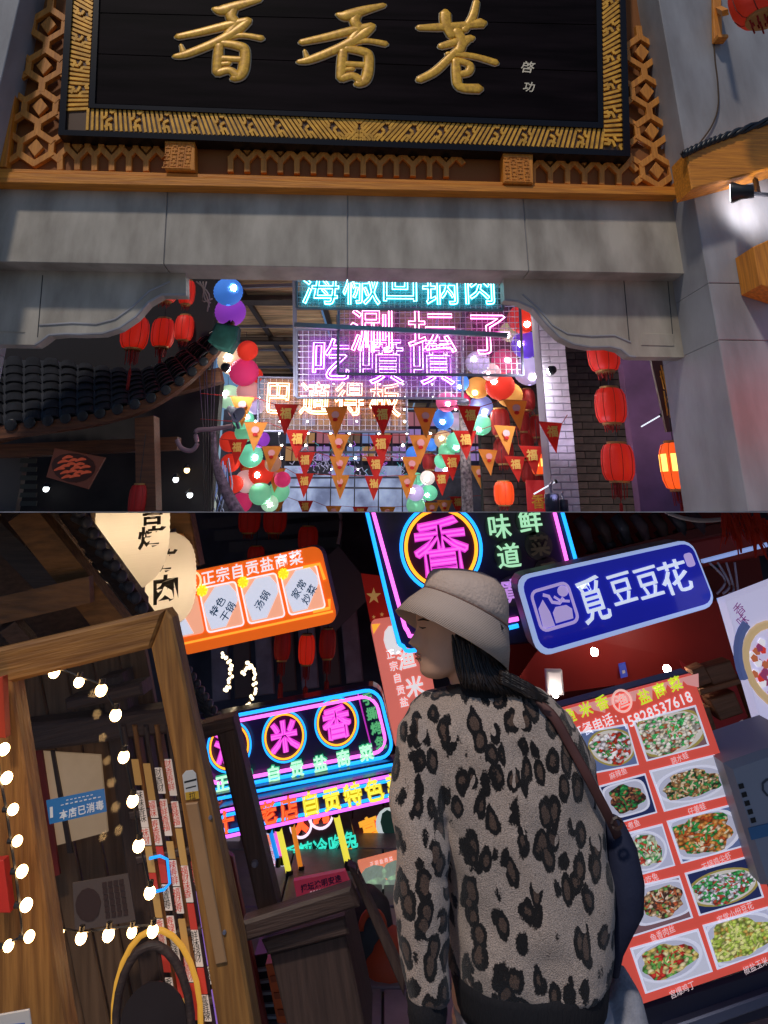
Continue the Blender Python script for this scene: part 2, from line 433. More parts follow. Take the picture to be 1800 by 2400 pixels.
# ---- name plaque
plq = thing('name_plaque', 'black lacquer name plaque with gilt fret border and three gold brush characters', 'plaque', G.m)
O = [(163, -140), (1462, -140), (1478, 366), (136, 316)]
A1 = [(178, -140), (1450, -140), (1461, 352), (152, 304)]      # outer rim inside edge
A2 = [(226, -140), (1408, -140), (1414, 300), (208, 252)]      # fret band inside edge
A3 = [(238, -140), (1396, -140), (1402, 286), (222, 243)]
def ring(o, i, w0, w1, k):
    for s in k:
        a, b = s, (s + 1) % 4
        part('frame_rail', MB().prism(G.pl([o[a], o[b], i[b], i[a]], w1), w0, w1), black_lac, plq)
ring(O, A1, .03, .185, (1, 2, 3)); ring(A2, A3, .03, .18, (1, 2, 3))
part('frame_bed', MB().prism(G.pl(O, .15), .03, .148), gold_bed, plq)
seams = [-140, 35, 128, 300]
def brd(t, x): return None
lx = lambda y: 240 - (y + 140) * 18 / 400; rx = lambda y: 1396 + (y + 140) * 8 / 430
ys = [(-140, -140), (30, 58), (126, 168), (243, 286)]
for a, b in zip(ys[:-1], ys[1:]):
    P = G.pl([(lx(a[0]) - 4, a[0] + .7), (rx(a[1]) + 4, a[1] + .7), (rx(b[1]) + 4, b[1] - .7), (lx(b[0]) - 4, b[0] - .7)], .158)
    part('plank', MB().bevprism(P, .12, .158, .002), plank_lac, plq)
# gilt fret: repeating key units
SEG = [((0, .03), (.73, .97)), ((.17, .03), (.90, .97)), ((.34, .03), (1.07, .97)), ((.51, .03), (1.24, .97)), ((.68, .03), (.93, .36)), ((.93, .36), (.85, .48)), ((.84, .03), (.98, .20)), ((.98, .20), (1.05, .08)),
       ((1.10, .54), (1.40, .97)), ((1.10, .54), (1.20, .42)), ((1.33, .68), (1.22, .82)), ((1.33, .68), (1.56, .97))]
def fret(c, flip):     # c: four picture corners of one unit
    mb = MB()
    def mp(a, b):
        if flip: a = 1 - a
        x = (c[0][0] * (1 - a) + c[1][0] * a) * (1 - b) + (c[3][0] * (1 - a) + c[2][0] * a) * b
        y = (c[0][1] * (1 - a) + c[1][1] * a) * (1 - b) + (c[3][1] * (1 - a) + c[2][1] * a) * b
        return x, y
    for i, (p, q) in enumerate(SEG):
        A, B = Vector(mp(*p)), Vector(mp(*q)); d = (B - A).normalized(); n = Vector((-d.y, d.x)) * 3.0
        mb.prism(G.pl([A + n, A - n, B - n, B + n], .162), .147, .162 + .0006 * i)
    part('fret_unit', mb, gold_fret, plq)
n = 19
for i in range(n):
    a, b = i / n, (i + 1) / n; f = lambda t, e: (e[3][0] * (1 - t) + e[2][0] * t, e[3][1] * (1 - t) + e[2][1] * t)
    fret([f(a, A2), f(b, A2), f(b, A1), f(a, A1)], i >= n / 2)
for s, (o, i_) in enumerate(((3, 0), (2, 1))):
    for i in range(7):
        a, b = i / 7, (i + 1) / 7; f = lambda t, e: (e[i_][0] * (1 - t) + e[o][0] * t, e[i_][1] * (1 - t) + e[o][1] * t)
        fret([f(a, A1), f(b, A1), f(b, A2), f(a, A2)] if s else [f(a, A2), f(b, A2), f(b, A1), f(a, A1)], s == 0)
# brush characters traced as raised strokes
XIANG = [[(610, 0, 6), (560, 13, 11), (522, 25, 13), (502, 22, 6)], [(552, 14, 9), (541, 38, 11), (552, 58, 10), (534, 82, 10)], [(416, 87, 7), (470, 76, 9), (530, 61, 10), (582, 49, 9)],
         [(582, 50, 9), (556, 72, 11), (508, 99, 10), (440, 127, 9), (409, 133, 5)], [(424, 106, 3), (430, 124, 6)], [(506, 103, 6), (560, 84, 6), (614, 91, 7)],
         [(514, 106, 9), (511, 140, 10), (509, 172, 9)], [(520, 102, 8), (560, 109, 10), (574, 120, 10), (572, 158, 11), (564, 178, 10), (547, 185, 8)],
         [(514, 138, 7), (570, 141, 7)], [(511, 172, 9), (538, 166, 8), (556, 180, 9)], [(514, 152, 5), (538, 150, 5)]]
HANG = [[(981, 66, 7), (1040, 64, 10), (1090, 60, 9), (1130, 55, 12)], [(1044, 32, 12), (1045, 55, 12), (1058, 86, 9)], [(1117, 4, 7), (1108, 40, 9), (1088, 72, 8)],
        [(1032, 110, 7), (1066, 100, 9), (1106, 90, 8)], [(1070, 72, 10), (1082, 98, 11), (1076, 122, 10)], [(1100, 92, 7), (1062, 128, 8), (1020, 168, 9), (982, 188, 8)],
        [(1048, 128, 6), (1105, 132, 7), (1162, 148, 8)], [(1070, 142, 7), (1100, 153, 8), (1098, 170, 8), (1076, 176, 7)], [(1068, 142, 8), (1070, 178, 10), (1078, 205, 10), (1122, 209, 11)]]
def char(strokes, dx, dy, sc_=1.0):
    u = pxm(100, 5.1); core, rim = MB(), MB()
    for i, st in enumerate(strokes):
        P = [(*G.p(x * 1 + dx, y + dy, .163), h * u * sc_ * 1.22) for x, y, h in st]
        core.brush(P, .169 + .0004 * i, 8, .26)
        rim.brush([(a, b, c + .0075) for a, b, c in P], .1605 + .0002 * i, 8, .18)
    c = part('gold_character', core, gold, plq, True); part('pale_outline', rim, gold_edge, c, True)
char(XIANG, 0, 0); char(XIANG, 290, 13); char(HANG, 0, 0)
mb = MB(); x, y = G.p(1237, 158, .16); mb.text('啓', x, y, .135, .16, -.05, .95, bold=.012, thick=.004, shear=.25)
x, y = G.p(1240, 204, .16); mb.text('功', x, y, .115, .16, -.05, .95, bold=.012, thick=.004, shear=.25)
part('small_signature', mb, gold_edge, plq)

# ---- things fixed to the right pillar
PW = .36
tb = thing('timber_crossbeam', 'honey coloured timber beam crossing the right gate pillar', 'beam', G.m)
part('beam', MB().bevprism(G.pl([(1608, 356), (1890, 250), (1890, 372), (1622, 443)], .62), PW, .62, .012), camphor_x, tb)
mb = MB()
top = [G.p3(x, y, .63) for x, y in ((1600, 362), (1650, 338), (1720, 312), (1890, 252))]
sp = smooth(top, 12)
for k in range(3):
    mb.tube([p + Vector((0, .02 * math.sin(i * .9 + k * 2.1), .02 * math.cos(i * .9 + k * 2.1))) for i, p in enumerate(sp)], .017, 5)
solo('braided_rope', 'thick black braided rope tied along the top of the timber crossbeam', 'rope', mb, black, G.m, True)
mb = MB(); mb.tube(smooth([G.p3(x, y, PW + .012) for x, y in ((1640, 335), (1668, 295), (1683, 250), (1682, 190), (1674, 110), (1672, -60))], 8), .007, 5)
solo('thin_rope', 'thin dark rope hanging down the grey face of the right pillar', 'rope', mb, mat('rope_brown', (.08, .05, .03), .9), G.m, True)
hk = thing('lantern_bracket', 'small wooden lantern bracket at the top of the right pillar', 'bracket', G.m)
part('back_plate', MB().bevprism(G.pl([(1672, -20), (1690, -20), (1694, 96), (1674, 96)], .4), PW, .4, .004), camphor_y, hk)
part('arm', MB().bar(G.p3(1685, 22, .4), G.p3(1700, 30, .75), .05, .05, (0, 1, 0)), camphor_y, hk)
part('foot', MB().bar(G.p3(1676, 92, .42), G.p3(1700, 92, .42), .03, .1, (0, 0, 1)), camphor_y, hk)
# flood light on the pillar
fl = thing('pillar_spotlight', 'small black spotlight on a bracket lighting the right pillar', 'spotlight', G.m)
c0 = G.p3(1738, 450, .62)
part('housing', MB().lathe([(.02, -.09), (.055, -.085), (.06, .0), (.085, .06), (.085, .075)], 14, c0, (-.55, .1, -.35)), black, fl, True)
part('arm', MB().bar(G.p3(1745, 452, .62), G.p3(1815, 458, .62), .025, .025), black, fl)
part('stem', MB().bar(G.p3(1777, 455, .62), G.p3(1770, 420, .5), .03, .03), black, fl)
part('lens', MB().lathe([(.07, 0), (.07, .006)], 14, c0 + Vector((-.55, .1, -.35)).normalized() * .076, (-.55, .1, -.35)), glow('spot', (1, .97, 1), 3), fl)
ld = bpy.data.lights.new('pillar_spot_lamp', 'SPOT'); ld.energy = 20; ld.diffuse_factor = 1; ld.spot_size = 2.3; ld.spot_blend = 1; ld.color = (.95, .92, 1); ld.shadow_soft_size = .06
lo = bpy.data.objects.new('pillar_spot_lamp', ld); col.objects.link(lo)
lp = G.m @ G.p3(1775, 478, .66); lo.location = lp
lo.rotation_euler = ((G.m @ G.p3(1775, 470, .3)) - lp).to_track_quat('-Z', 'Y').to_euler(); lo.parent = fl; lo.matrix_parent_inverse = G.m.inverted()
wb = thing('wall_lamp_box', 'plain wooden block fixed to the right pillar below the spotlight', 'block', G.m)
part('block', MB().bevprism(G.pl([(1766, 578), (1850, 540), (1850, 690), (1782, 668)], .62), PW, .62, .008), camphor_y, wb)
# ---------------------------------------------------------------- lanterns
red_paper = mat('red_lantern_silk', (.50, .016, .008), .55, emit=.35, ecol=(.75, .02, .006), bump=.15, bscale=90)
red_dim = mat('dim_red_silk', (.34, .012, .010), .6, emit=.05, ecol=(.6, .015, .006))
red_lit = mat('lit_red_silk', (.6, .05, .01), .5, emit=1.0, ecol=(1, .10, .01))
gold_trim = mat('lantern_trim', (.42, .24, .07), .5, metal=.3)
tassel_r = mat('tassel_red', (.32, .01, .008), .8)
ORD = ['topmost', 'second from the top', 'third from the top', 'fourth from the top', 'fifth from the top', 'sixth from the top', 'seventh from the top', 'eighth from the top',
       'ninth from the top', 'tenth from the top', 'eleventh from the top', 'twelfth from the top', 'thirteenth from the top', 'fourteenth from the top', 'fifteenth from the top',
       'sixteenth from the top', 'seventeenth from the top', 'eighteenth from the top', 'nineteenth from the top', 'twentieth from the top', 'twenty first from the top',
       'twenty second from the top', 'twenty third from the top', 'twenty fourth from the top', 'twenty fifth from the top', 'twenty sixth from the top', 'twenty seventh from the top', 'twenty eighth from the top', 'twenty ninth from the top', 'thirtieth from the top']
def red_lantern(px, py, rx, ry, Y, label, silk=None, cord=.3, tassel=.0, group='red barrel lanterns', tilt=0.0, window=False):
    u = pxm(py, Y); r, h = rx * u, ry * u; c = at(px, py, Y)
    t = thing('red_lantern', label, 'lantern', T(c) @ Matrix.Rotation(tilt, 4, 'Y'), group)
    pr = [(r * .55, -h), (r * .78, -h * .93), (r * .95, -h * .6), (r, -h * .15), (r, h * .2), (r * .95, h * .62), (r * .78, h * .93), (r * .55, h)]
    part('silk_body', MB().lathe(pr, 48, lobe=.07, lobes=8), silk or red_paper, t, True)
    mb = MB()
    for k in range(8):
        g = 2 * math.pi * k / 8
        mb.tube([(a * math.cos(g) * .95, a * math.sin(g) * .95, z) for a, z in pr], r * .018, 4)
    part('rib_frame', mb, mat('rib', (.12, .02, .01), .6), t)
    for z0, z1, nm in ((-h * 1.1, -h * .97, 'lower_cap'), (h * .97, h * 1.1, 'upper_cap')):
        part(nm, MB().lathe([(r * .5, z0), (r * .6, z0), (r * .6, z1), (r * .5, z1)], 20), gold_trim, t)
    part('cord', MB().tube([(0, 0, h * 1.05), (0, 0, h * 1.05 + cord)], .004, 4), black, t)
    mb = MB()
    for k in range(18):
        g = k * 2.4; q = r * .5 * math.sqrt((k + .5) / 18)
        mb.tube([(q * math.cos(g), q * math.sin(g), -h * 1.08), (q * math.cos(g) * .9, q * math.sin(g) * .9, -h * (1.3 + .1 * (k % 3)) - tassel * .2)], r * .035, 3)
    part('fringe', mb, tassel_r, t)
    if tassel:
        part('tassel', MB().tube([(0, 0, -h * 1.1), (0, 0, -h * 1.1 - tassel * .45), (0, 0, -h * 1.1 - tassel * .5), (0, 0, -h * 1.1 - tassel)], [.004, .004, .016, .02], 6), tassel_r, t)
    if window:
        mb = MB()
        for k in range(8):
            g0 = 2 * math.pi * (k + .18) / 8; g1 = 2 * math.pi * (k + .82) / 8; R = r * 1.0
            mb.loft([[Vector((R * math.cos(g), R * math.sin(g), z)) for g in (g0, (g0 + g1) / 2, g1)] for z in (-h * .25, h * .1, h * .5)], False)
        part('lit_window', mb, glow('amber_core', (1, .62, .12), 2.2), t)
    return t

red_lantern(316, 781, 32, 37, 7.6, 'nearest of the row of red lanterns beside the left scrolled bracket', tassel=.45)
red_lantern(382, 781, 27, 33, 8.2, 'second red lantern of the row beside the left scrolled bracket', tassel=.2)
red_lantern(432, 769, 22, 29, 9.0, 'third red lantern of the row beside the left scrolled bracket')
red_lantern(472, 758, 19, 24, 9.8, 'last and smallest red lantern of the row beside the left bracket')
red_lantern(388, 682, 28, 26, 8.0, 'red lantern mostly hidden behind the left bracket', cord=.1)
red_lantern(438, 686, 19, 28, 8.6, 'red lantern tucked against the right end of the left bracket', cord=.1)
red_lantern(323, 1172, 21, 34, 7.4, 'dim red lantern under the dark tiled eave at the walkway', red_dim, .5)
red_lantern(1414, 828, 37, 42, 7.2, 'top red lantern of the string of three before the dark brick wall', cord=.3)
red_lantern(1431, 951, 36, 40, 7.2, 'middle red lantern of the string of three before the dark brick wall', cord=.32, tilt=.03)
red_lantern(1448, 1084, 38, 42, 7.2, 'bottom red lantern with a tassel of the string before the dark brick wall', cord=.35, tassel=.4, tilt=.04)
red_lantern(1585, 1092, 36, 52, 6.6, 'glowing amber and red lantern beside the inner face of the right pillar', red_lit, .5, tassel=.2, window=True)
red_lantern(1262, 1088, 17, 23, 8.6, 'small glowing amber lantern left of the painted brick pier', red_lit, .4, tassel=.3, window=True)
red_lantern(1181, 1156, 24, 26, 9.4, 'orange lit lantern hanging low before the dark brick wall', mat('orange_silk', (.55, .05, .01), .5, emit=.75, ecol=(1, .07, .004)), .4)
k = 0
for (x, y, rx, ry) in ((1236, 937, 18, 24), (1172, 990, 23, 30), (1225, 985, 16, 26), (1258, 1000, 18, 24), (1180, 1058, 24, 28), (1235, 1030, 16, 22), (1238, 1105, 18, 24), (1272, 1050, 12, 22), (1006, 1082, 17, 18), (1216, 960, 16, 18)):
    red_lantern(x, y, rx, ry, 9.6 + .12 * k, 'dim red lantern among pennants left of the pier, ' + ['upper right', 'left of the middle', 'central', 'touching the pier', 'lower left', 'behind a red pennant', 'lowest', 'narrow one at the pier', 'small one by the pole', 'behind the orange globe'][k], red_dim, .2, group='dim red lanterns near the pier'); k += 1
red_lantern(1780, 0, 66, 52, 4.2, 'large red lantern cut by the upper right corner', mat('corner_silk', (.42, .02, .008), .6, emit=.1, ecol=(1, .05, .01)), .3, tassel=.0)
pass
# the red lantern that stands just out of the picture beside the pillar
ZL = red_lantern(1900, 930, 60, 66, 4.6, 'red lantern hanging just beyond the right edge beside the pillar', mat('near_red', (.6, .03, .01), .5, emit=3.5, ecol=(1, .035, .012)), .3)

PAPER = {'blue': (.06, .22, .75), 'purple': (.28, .05, .50), 'cream': (.75, .55, .34), 'scarlet': (.62, .03, .015), 'crimson': (.55, .03, .12), 'pale green': (.42, .68, .46), 'dusty pink': (.55, .25, .24),
         'green': (.16, .50, .28), 'mint': (.18, .70, .42), 'pale pink': (.70, .42, .42), 'brown': (.33, .16, .10), 'violet blue': (.14, .06, .65), 'lavender': (.50, .42, .72), 'olive': (.40, .42, .2),
         'orange': (.62, .27, .06), 'pink': (.66, .10, .24), 'periwinkle': (.24, .30, .72), 'mauve': (.40, .30, .42), 'tan': (.55, .35, .20), 'white': (.80, .72, .66)}
def globe(px, py, r, c, Y, label, group, bulb=0):
    u = pxm(py, Y); R = r * u; k = PAPER[c]
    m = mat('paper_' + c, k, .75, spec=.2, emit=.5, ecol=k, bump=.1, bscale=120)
    t = thing('paper_globe', label, 'lantern', T(at(px, py, Y)) @ Matrix.Rotation(rnd.uniform(-.15, .15), 4, 'Y') @ Matrix.Diagonal((rnd.uniform(.97, 1.05), 1, rnd.uniform(.92, .99), 1)), group)
    n = 26; pr = []
    for i in range(n + 1):
        a = math.pi * (.04 + .92 * i / n); pr.append((R * math.sin(a) * (1 + .022 * (-1) ** i), -R * math.cos(a)))
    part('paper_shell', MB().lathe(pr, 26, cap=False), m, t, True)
    part('wire_ring', MB().tube([(R * .13 * math.cos(g * .785), R * .13 * math.sin(g * .785), R * .985) for g in range(8)], R * .03, 4, True), black, t)
    part('cord', MB().tube([(0, 0, R), (0, 0, R + .12)], .003, 4), black, t)
    if bulb:
        d = (EYE - at(px, py, Y)).normalized(); d = (d + Vector((rnd.uniform(-.5, .5), 0, rnd.uniform(-.7, .45)))).normalized()
        part('led_bulb', MB().ball(d * R * .97, R * .2, 10, 6), glow('led_white', (1, .97, .9), 130), t, True)  # glowing ball on the shell toward the eye, imitates a highlight
    return t
Lc = [(535, 684, 34, 'blue', 1), (540, 731, 35, 'purple', 0), (546, 845, 35, 'cream', 1), (580, 822, 24, 'scarlet', 0), (572, 872, 33, 'crimson', 0), (536, 930, 28, 'pale green', 1), (582, 918, 28, 'dusty pink', 0),
      (570, 982, 24, 'mint', 1), (574, 1013, 24, 'green', 0), (612, 1030, 20, 'purple', 0), (588, 1068, 28, 'mint', 1), (612, 1108, 30, 'scarlet', 1), (578, 1128, 27, 'pale pink', 0), (640, 1086, 20, 'brown', 0),
      (662, 1124, 19, 'crimson', 0), (610, 1157, 26, 'green', 0), (653, 1152, 25, 'green', 0), (540, 1085, 22, 'scarlet', 0), (548, 1135, 22, 'scarlet', 0), (538, 1035, 24, 'scarlet', 0), (566, 1178, 24, 'crimson', 0), (556, 960, 22, 'pale pink', 1), (600, 952, 20, 'lavender', 0), (632, 1180, 20, 'pale green', 1), (598, 880, 18, 'scarlet', 0)]
Rc = [(1224, 748, 34, 'scarlet', 1), (1196, 778, 24, 'olive', 1), (1232, 808, 34, 'violet blue', 1), (1238, 869, 34, 'lavender', 1), (1119, 850, 27, 'lavender', 1), (1183, 846, 30, 'crimson', 1), (1119, 909, 27, 'orange', 1),
      (1172, 905, 34, 'scarlet', 1), (1194, 925, 31, 'orange', 1), (1078, 896, 22, 'blue', 1), (1046, 942, 25, 'pink', 1), (1080, 940, 23, 'crimson', 1), (1127, 953, 27, 'periwinkle', 1), (1039, 982, 25, 'blue', 1),
      (1071, 988, 22, 'mauve', 0), (1128, 996, 25, 'mint', 1), (1039, 1030, 22, 'tan', 1), (1071, 1036, 25, 'mint', 1), (1047, 1058, 20, 'green', 0), (1036, 1080, 18, 'mint', 0), (1036, 1096, 18, 'lavender', 1),
      (1002, 1120, 17, 'white', 1), (977, 1124, 17, 'mint', 0), (974, 1155, 20, 'lavender', 1), (1006, 1155, 19, 'mint', 1), (974, 1184, 22, 'green', 0), (969, 1064, 18, 'blue', 0), (1010, 1042, 15, 'blue', 0), (1150, 872, 22, 'pale pink', 1)]
for lst, Y0, dY, side in ((Lc, 7.6, .006, 'left of'), (Rc, 7.9, .006, 'right of')):
    lst = sorted(lst, key=lambda a: a[1])
    for i, (x, y, r, c, b) in enumerate(lst):
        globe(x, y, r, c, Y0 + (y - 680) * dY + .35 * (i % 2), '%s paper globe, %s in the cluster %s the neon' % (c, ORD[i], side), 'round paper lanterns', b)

for i, (x, y, Y, lab, tgt) in enumerate(((530, 862, 6.75, 'bright white flood lamp shining beside the cream paper globe', (900, 1080, 10)), (1292, 868, 7.0, 'bright white flood lamp mounted before the painted brick pier', (860, 1060, 10)))):  # the pier lamp is added, to brighten the pennants
    t = thing('alley_flood_lamp', lab, 'lamp', T(at(x, y, Y)))
    dv = (at(*tgt) - at(x, y, Y)).normalized()
    part('housing', MB().lathe([(.02, -.05), (.035, -.045), (.05, .0)], 12, (0, 0, 0), dv), black, t, True)
    part('lens', MB().ball(dv * .012, .036, 12, 8), glow('led_white', (1, .97, .9), 130), t, True)
    ld = bpy.data.lights.new('alley_lamp', 'SPOT'); ld.energy = 130; ld.spot_size = 1.9; ld.spot_blend = 1; ld.color = (.92, .9, 1); ld.shadow_soft_size = .12
    lo = bpy.data.objects.new('alley_lamp', ld); col.objects.link(lo); lo.location = dv * .06; lo.rotation_euler = dv.to_track_quat('-Z', 'Y').to_euler(); lo.parent = t
# ---------------------------------------------------------------- neon signs on wire panels
def neon_char(ch, cx, cy, sx, sy, w, r, mats, parent, ang=0.0, bold=.012, shear=0.0):
    ca, sa = math.cos(ang), math.sin(ang); mb = MB()
    for L in glyph(ch, True, bold, 2):
        P = []
        for gx, gy in L:
            X, Yy = gx * sx + shear * gy * sy, gy * sy
            p = Vector((cx + X * ca - Yy * sa, cy + X * sa + Yy * ca, w))
            if not P or (p - P[-1]).length > r * .9: P.append(p)
        if len(P) < 3: continue
        mb.k = 0; mb.tube(P, r * 1.75, 6, True)
        mb.k = 1; mb.tube([p + Vector((0, 0, r * 1.1)) for p in P], r, 5, True)
    return part('neon_character', mb, mats, parent, True)
NEON = {'cyan': ((.02, .75, .9), (.6, 1, 1)), 'magenta': ((.9, .10, .55), (1, .75, .95)), 'purple': ((.62, .06, .95), (.98, .78, 1)), 'amber': ((.95, .36, .06), (1, .9, .82)),
        'pink': ((.85, .05, .75), (1, .14, .78)), 'blue': ((.0, .25, .95), (.012, .32, 1)), 'orange': ((.9, .22, .0), (1, .34, .015)), 'green': ((.05, .55, .25), (.5, 1, .62)),
        'yellow': ((.75, .5, .0), (1, .88, .08)), 'red': ((.8, .05, .01), (1, .16, .04)), 'violet': ((.45, .02, .8), (.72, .12, 1)), 'teal': ((.0, .45, .35), (.05, .95, .72))}
def neon_m(c, s=5.0, e=3.2): return [glow('sleeve_%s_%g' % (c, e), NEON[c][0], e), glow('core_%s_%g' % (c, s), NEON[c][1], s)]
steel = mat('galvanised_steel', (.22, .23, .30), .4, metal=.5)
wire_m = mat('wire_mesh', (.75, .74, .8), .4)
def halo_film(nm, c, a): return mat('acrylic_' + nm, c, .35, alpha=a)  # tinted see-through film for the imitated neon glow
def wire_sign(corners, Y, chars, size, color, label, tints, ang=0.0, step=13):
    q = Quad(*corners, Y, 0.03)
    t = thing('neon_sign', label, 'neon sign', q.m, 'neon signs over the alley')
    part('backing_sheet', MB().prism(q.rr(.01, .01, .99, .99), -.03, -.024), halo_film('sheet_' + color, tuple(.25 + .5 * v for v in NEON[color][0]), .16), t)  # sheet added behind the grid, its tint imitates neon haze
    E = [Vector((*q.st(*a), 0)) for a in ((0, 0), (1, 0), (1, 1), (0, 1))]
    for i in range(4): part('frame_tube', MB().tube([E[i], E[(i + 1) % 4]], .016, 6), steel, t)
    mb = MB(); nx = max(3, int(q.W / (step * pxm(800, Y)))); ny = max(3, int(q.Hh / (step * pxm(800, Y))))
    for i in range(1, nx): mb.tube([(*q.st(i / nx, 0), -.004), (*q.st(i / nx, 1), -.004)], .0042, 3)
    for i in range(1, ny): mb.tube([(*q.st(0, i / ny), .002), (*q.st(1, i / ny), .002)], .0042, 3)
    part('wire_grid', mb, wire_m, t, kind='stuff')
    for i, (ch, px, py, w, h) in enumerate(chars):
        cx, cy = q.p(px, py); u = pxm(py, Y)
        back = MB().bevprism([(cx - w * u * .58, cy - h * u * .58), (cx + w * u * .58, cy - h * u * .58), (cx + w * u * .58, cy + h * u * .58), (cx - w * u * .58, cy + h * u * .58)], .012 + .0005 * i, .0195 + .0005 * i, .002)
        part('acrylic_back', back, tints, t)  # back plate added to catch tube colour as a halo
        neon_char(ch, cx, cy, w * u * 1.08, h * u * 1.08, .045, .0047 * Y / 7, neon_m(color), t, ang, .02)
    return t
wire_sign([(694, 610), (1182, 606), (1178, 728), (695, 722)], 6.4, [('海', 752, 672, 84, 96), ('椒', 848, 672, 84, 96), ('回', 937, 666, 84, 92), ('锅', 1030, 672, 84, 96), ('肉', 1122, 674, 76, 90)], 1, 'cyan',
          'cyan neon sign of five characters just under the gate beam', halo_film('cyan', (.25, .62, .68), .22))
wire_sign([(794, 722), (1218, 716), (1226, 880), (792, 876)], 7.1, [('涮', 872, 778, 100, 104), ('坛', 1012, 780, 110, 100), ('子', 1142, 784, 104, 100)], 1, 'magenta',
          'pink neon sign of three large characters on a wire panel', halo_film('rose', (.55, .2, .4), .08))
wire_sign([(696, 772), (1084, 772), (1084, 934), (696, 932)], 7.8, [('吃', 775, 845, 88, 98), ('噴', 892, 846, 104, 112), ('噴', 1010, 848, 104, 112)], 1, 'purple',
          'purple neon sign of three characters in the middle of the stack', halo_film('violet', (.42, .14, .6), .16))
wire_sign([(606, 884), (952, 892), (954, 1012), (604, 1010)], 8.8, [('巴', 653, 934, 62, 76), ('適', 738, 936, 68, 76), ('得', 820, 936, 66, 76), ('板', 902, 938, 70, 78)], 1, 'amber',
          'warm white neon sign of four characters lowest in the stack', halo_film('amber', (.6, .3, .1), .12))

# steel frame and bamboo roof over the alley
fr = thing('steel_canopy_frame', 'grey blue steel canopy frame carrying the alley roof', 'canopy frame')
for a, b in (((644, 660, 10.2), (668, 850, 18)), ((690, 640, 8.4), (693, 930, 8.4)), ((560, 672, 10), (690, 668, 10)), ((560, 765, 12.5), (700, 765, 12.5)), ((560, 820, 14.5), (700, 820, 14.5)), ((600, 860, 15), (700, 860, 15)),
             ((690, 762, 7.0), (1190, 786, 7.0)), ((600, 1010, 12), (960, 1012, 12)), ((700, 1060, 16), (1200, 1060, 16)), ((680, 1120, 19), (1100, 1118, 19)), ((680, 1142, 20), (980, 1145, 20)),
             ((1090, 1200, 11), (1086, 690, 11)), ((790, 700, 12), (800, 1010, 12)), ((930, 700, 13), (936, 1010, 13))):
    part('steel_tube', MB().bar(at(*a), at(*b), .05, .05, (0, 1, 0)), steel, fr)
bam = mat('bamboo', (.62, .42, .22), .6, var=.4, vscale=3, stretch=(.4, 6, 6))
roof = thing('bamboo_canopy', 'bamboo slat canopy roofing the alley behind the neon signs', 'canopy')
zr = H + 3.35; i = 0; y = 9.3
while y < 24:
    g = .026 + .004 * rnd.random(); x0 = -3.2
    for seg in range(3):
        L = 2.1
        part('bamboo_slat', MB().tube([(x0 + .03, y + rnd.uniform(-.01, .01), zr + rnd.uniform(0, .02)), (x0 + L - .03, y + rnd.uniform(-.015, .015), zr + rnd.uniform(0, .02))], .055, 5, flat=.5), bam, roof)
        x0 += L
    y += .125 + .006 * i * .1; i += 1
for x in (-2.3, -1.05, .2, 1.4): part('batten', MB().box(x, 9.2, zr - .1, x + .08, 24, zr - .04), dark_wood, roof)
for y in (10.4, 13.2, 17, 21): part('batten', MB().box(-3.3, y, zr - .2, 3.2, y + .3, zr - .11), dark_wood, roof)

# far end of the alley: silver panel, tinsel
fe = thing('silver_alley_backdrop', 'pale blue glittering backdrop wall at the far end of the alley', 'wall')
A = at(660, 1200, 24); B = at(1000, 1200, 24)
part('wall', MB().box(-6, 26, H, 6, 26.3, H + 3.6), mat('far_dark_wall', (.05, .045, .06), .8, var=.5, vscale=2), fe)
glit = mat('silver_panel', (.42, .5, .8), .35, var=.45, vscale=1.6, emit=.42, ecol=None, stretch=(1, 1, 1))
z1 = at(900, 1092, 24).z
for i in range(6):
    xa = A.x + (B.x - A.x) * i / 6; xb = A.x + (B.x - A.x) * (i + 1) / 6
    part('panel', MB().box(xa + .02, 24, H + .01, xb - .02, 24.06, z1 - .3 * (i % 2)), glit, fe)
mb = MB()
for i in range(170):
    x, y = rnd.uniform(690, 960), rnd.gauss(1082, 22); p = at(x, y, 23.5)
    mb.k = rnd.choice((0, 0, 1, 2)); d = Vector((rnd.uniform(-.16, .16), 0, rnd.uniform(-.16, .16)))
    mb.tube([p, p + d, p + d + Vector((d.z, 0, -d.x)) * .8], .012, 3)
tin = solo('tinsel_curtain', 'tangle of silver and violet tinsel before the far backdrop', 'tinsel', mb, [glow('tin_w', (.75, .7, 1), .35), glow('tin_v', (.55, .15, .9), .6), glow('tin_t', (.1, .6, .7), .35)]); tin['kind'] = 'stuff'
wc = [glow('shop_amber', (.75, .38, .14), .22), glow('shop_lilac', (.5, .32, .75), .28), glow('shop_blue', (.3, .42, .8), .25), glow('shop_rose', (.75, .25, .3), .18), mat('shop_brown', (.3, .18, .1), .7)]  # glowing panels added to brighten the dark end wall
for r_ in range(3):
    for i in range(13):
        xa = -3.6 + i * .56; za = H + 1.75 + r_ * .62
        w_ = part('shop_window', MB().box(xa, 25.9, za, xa + .48, 25.99, za + .5), wc[(i * 3 + r_ * 2) % 5], fe)
        part('glazing_bar', MB().bar((xa + .24, 25.88, za), (xa + .24, 25.88, za + .5), .03, .02, (0, 1, 0)), dark_wood, w_)
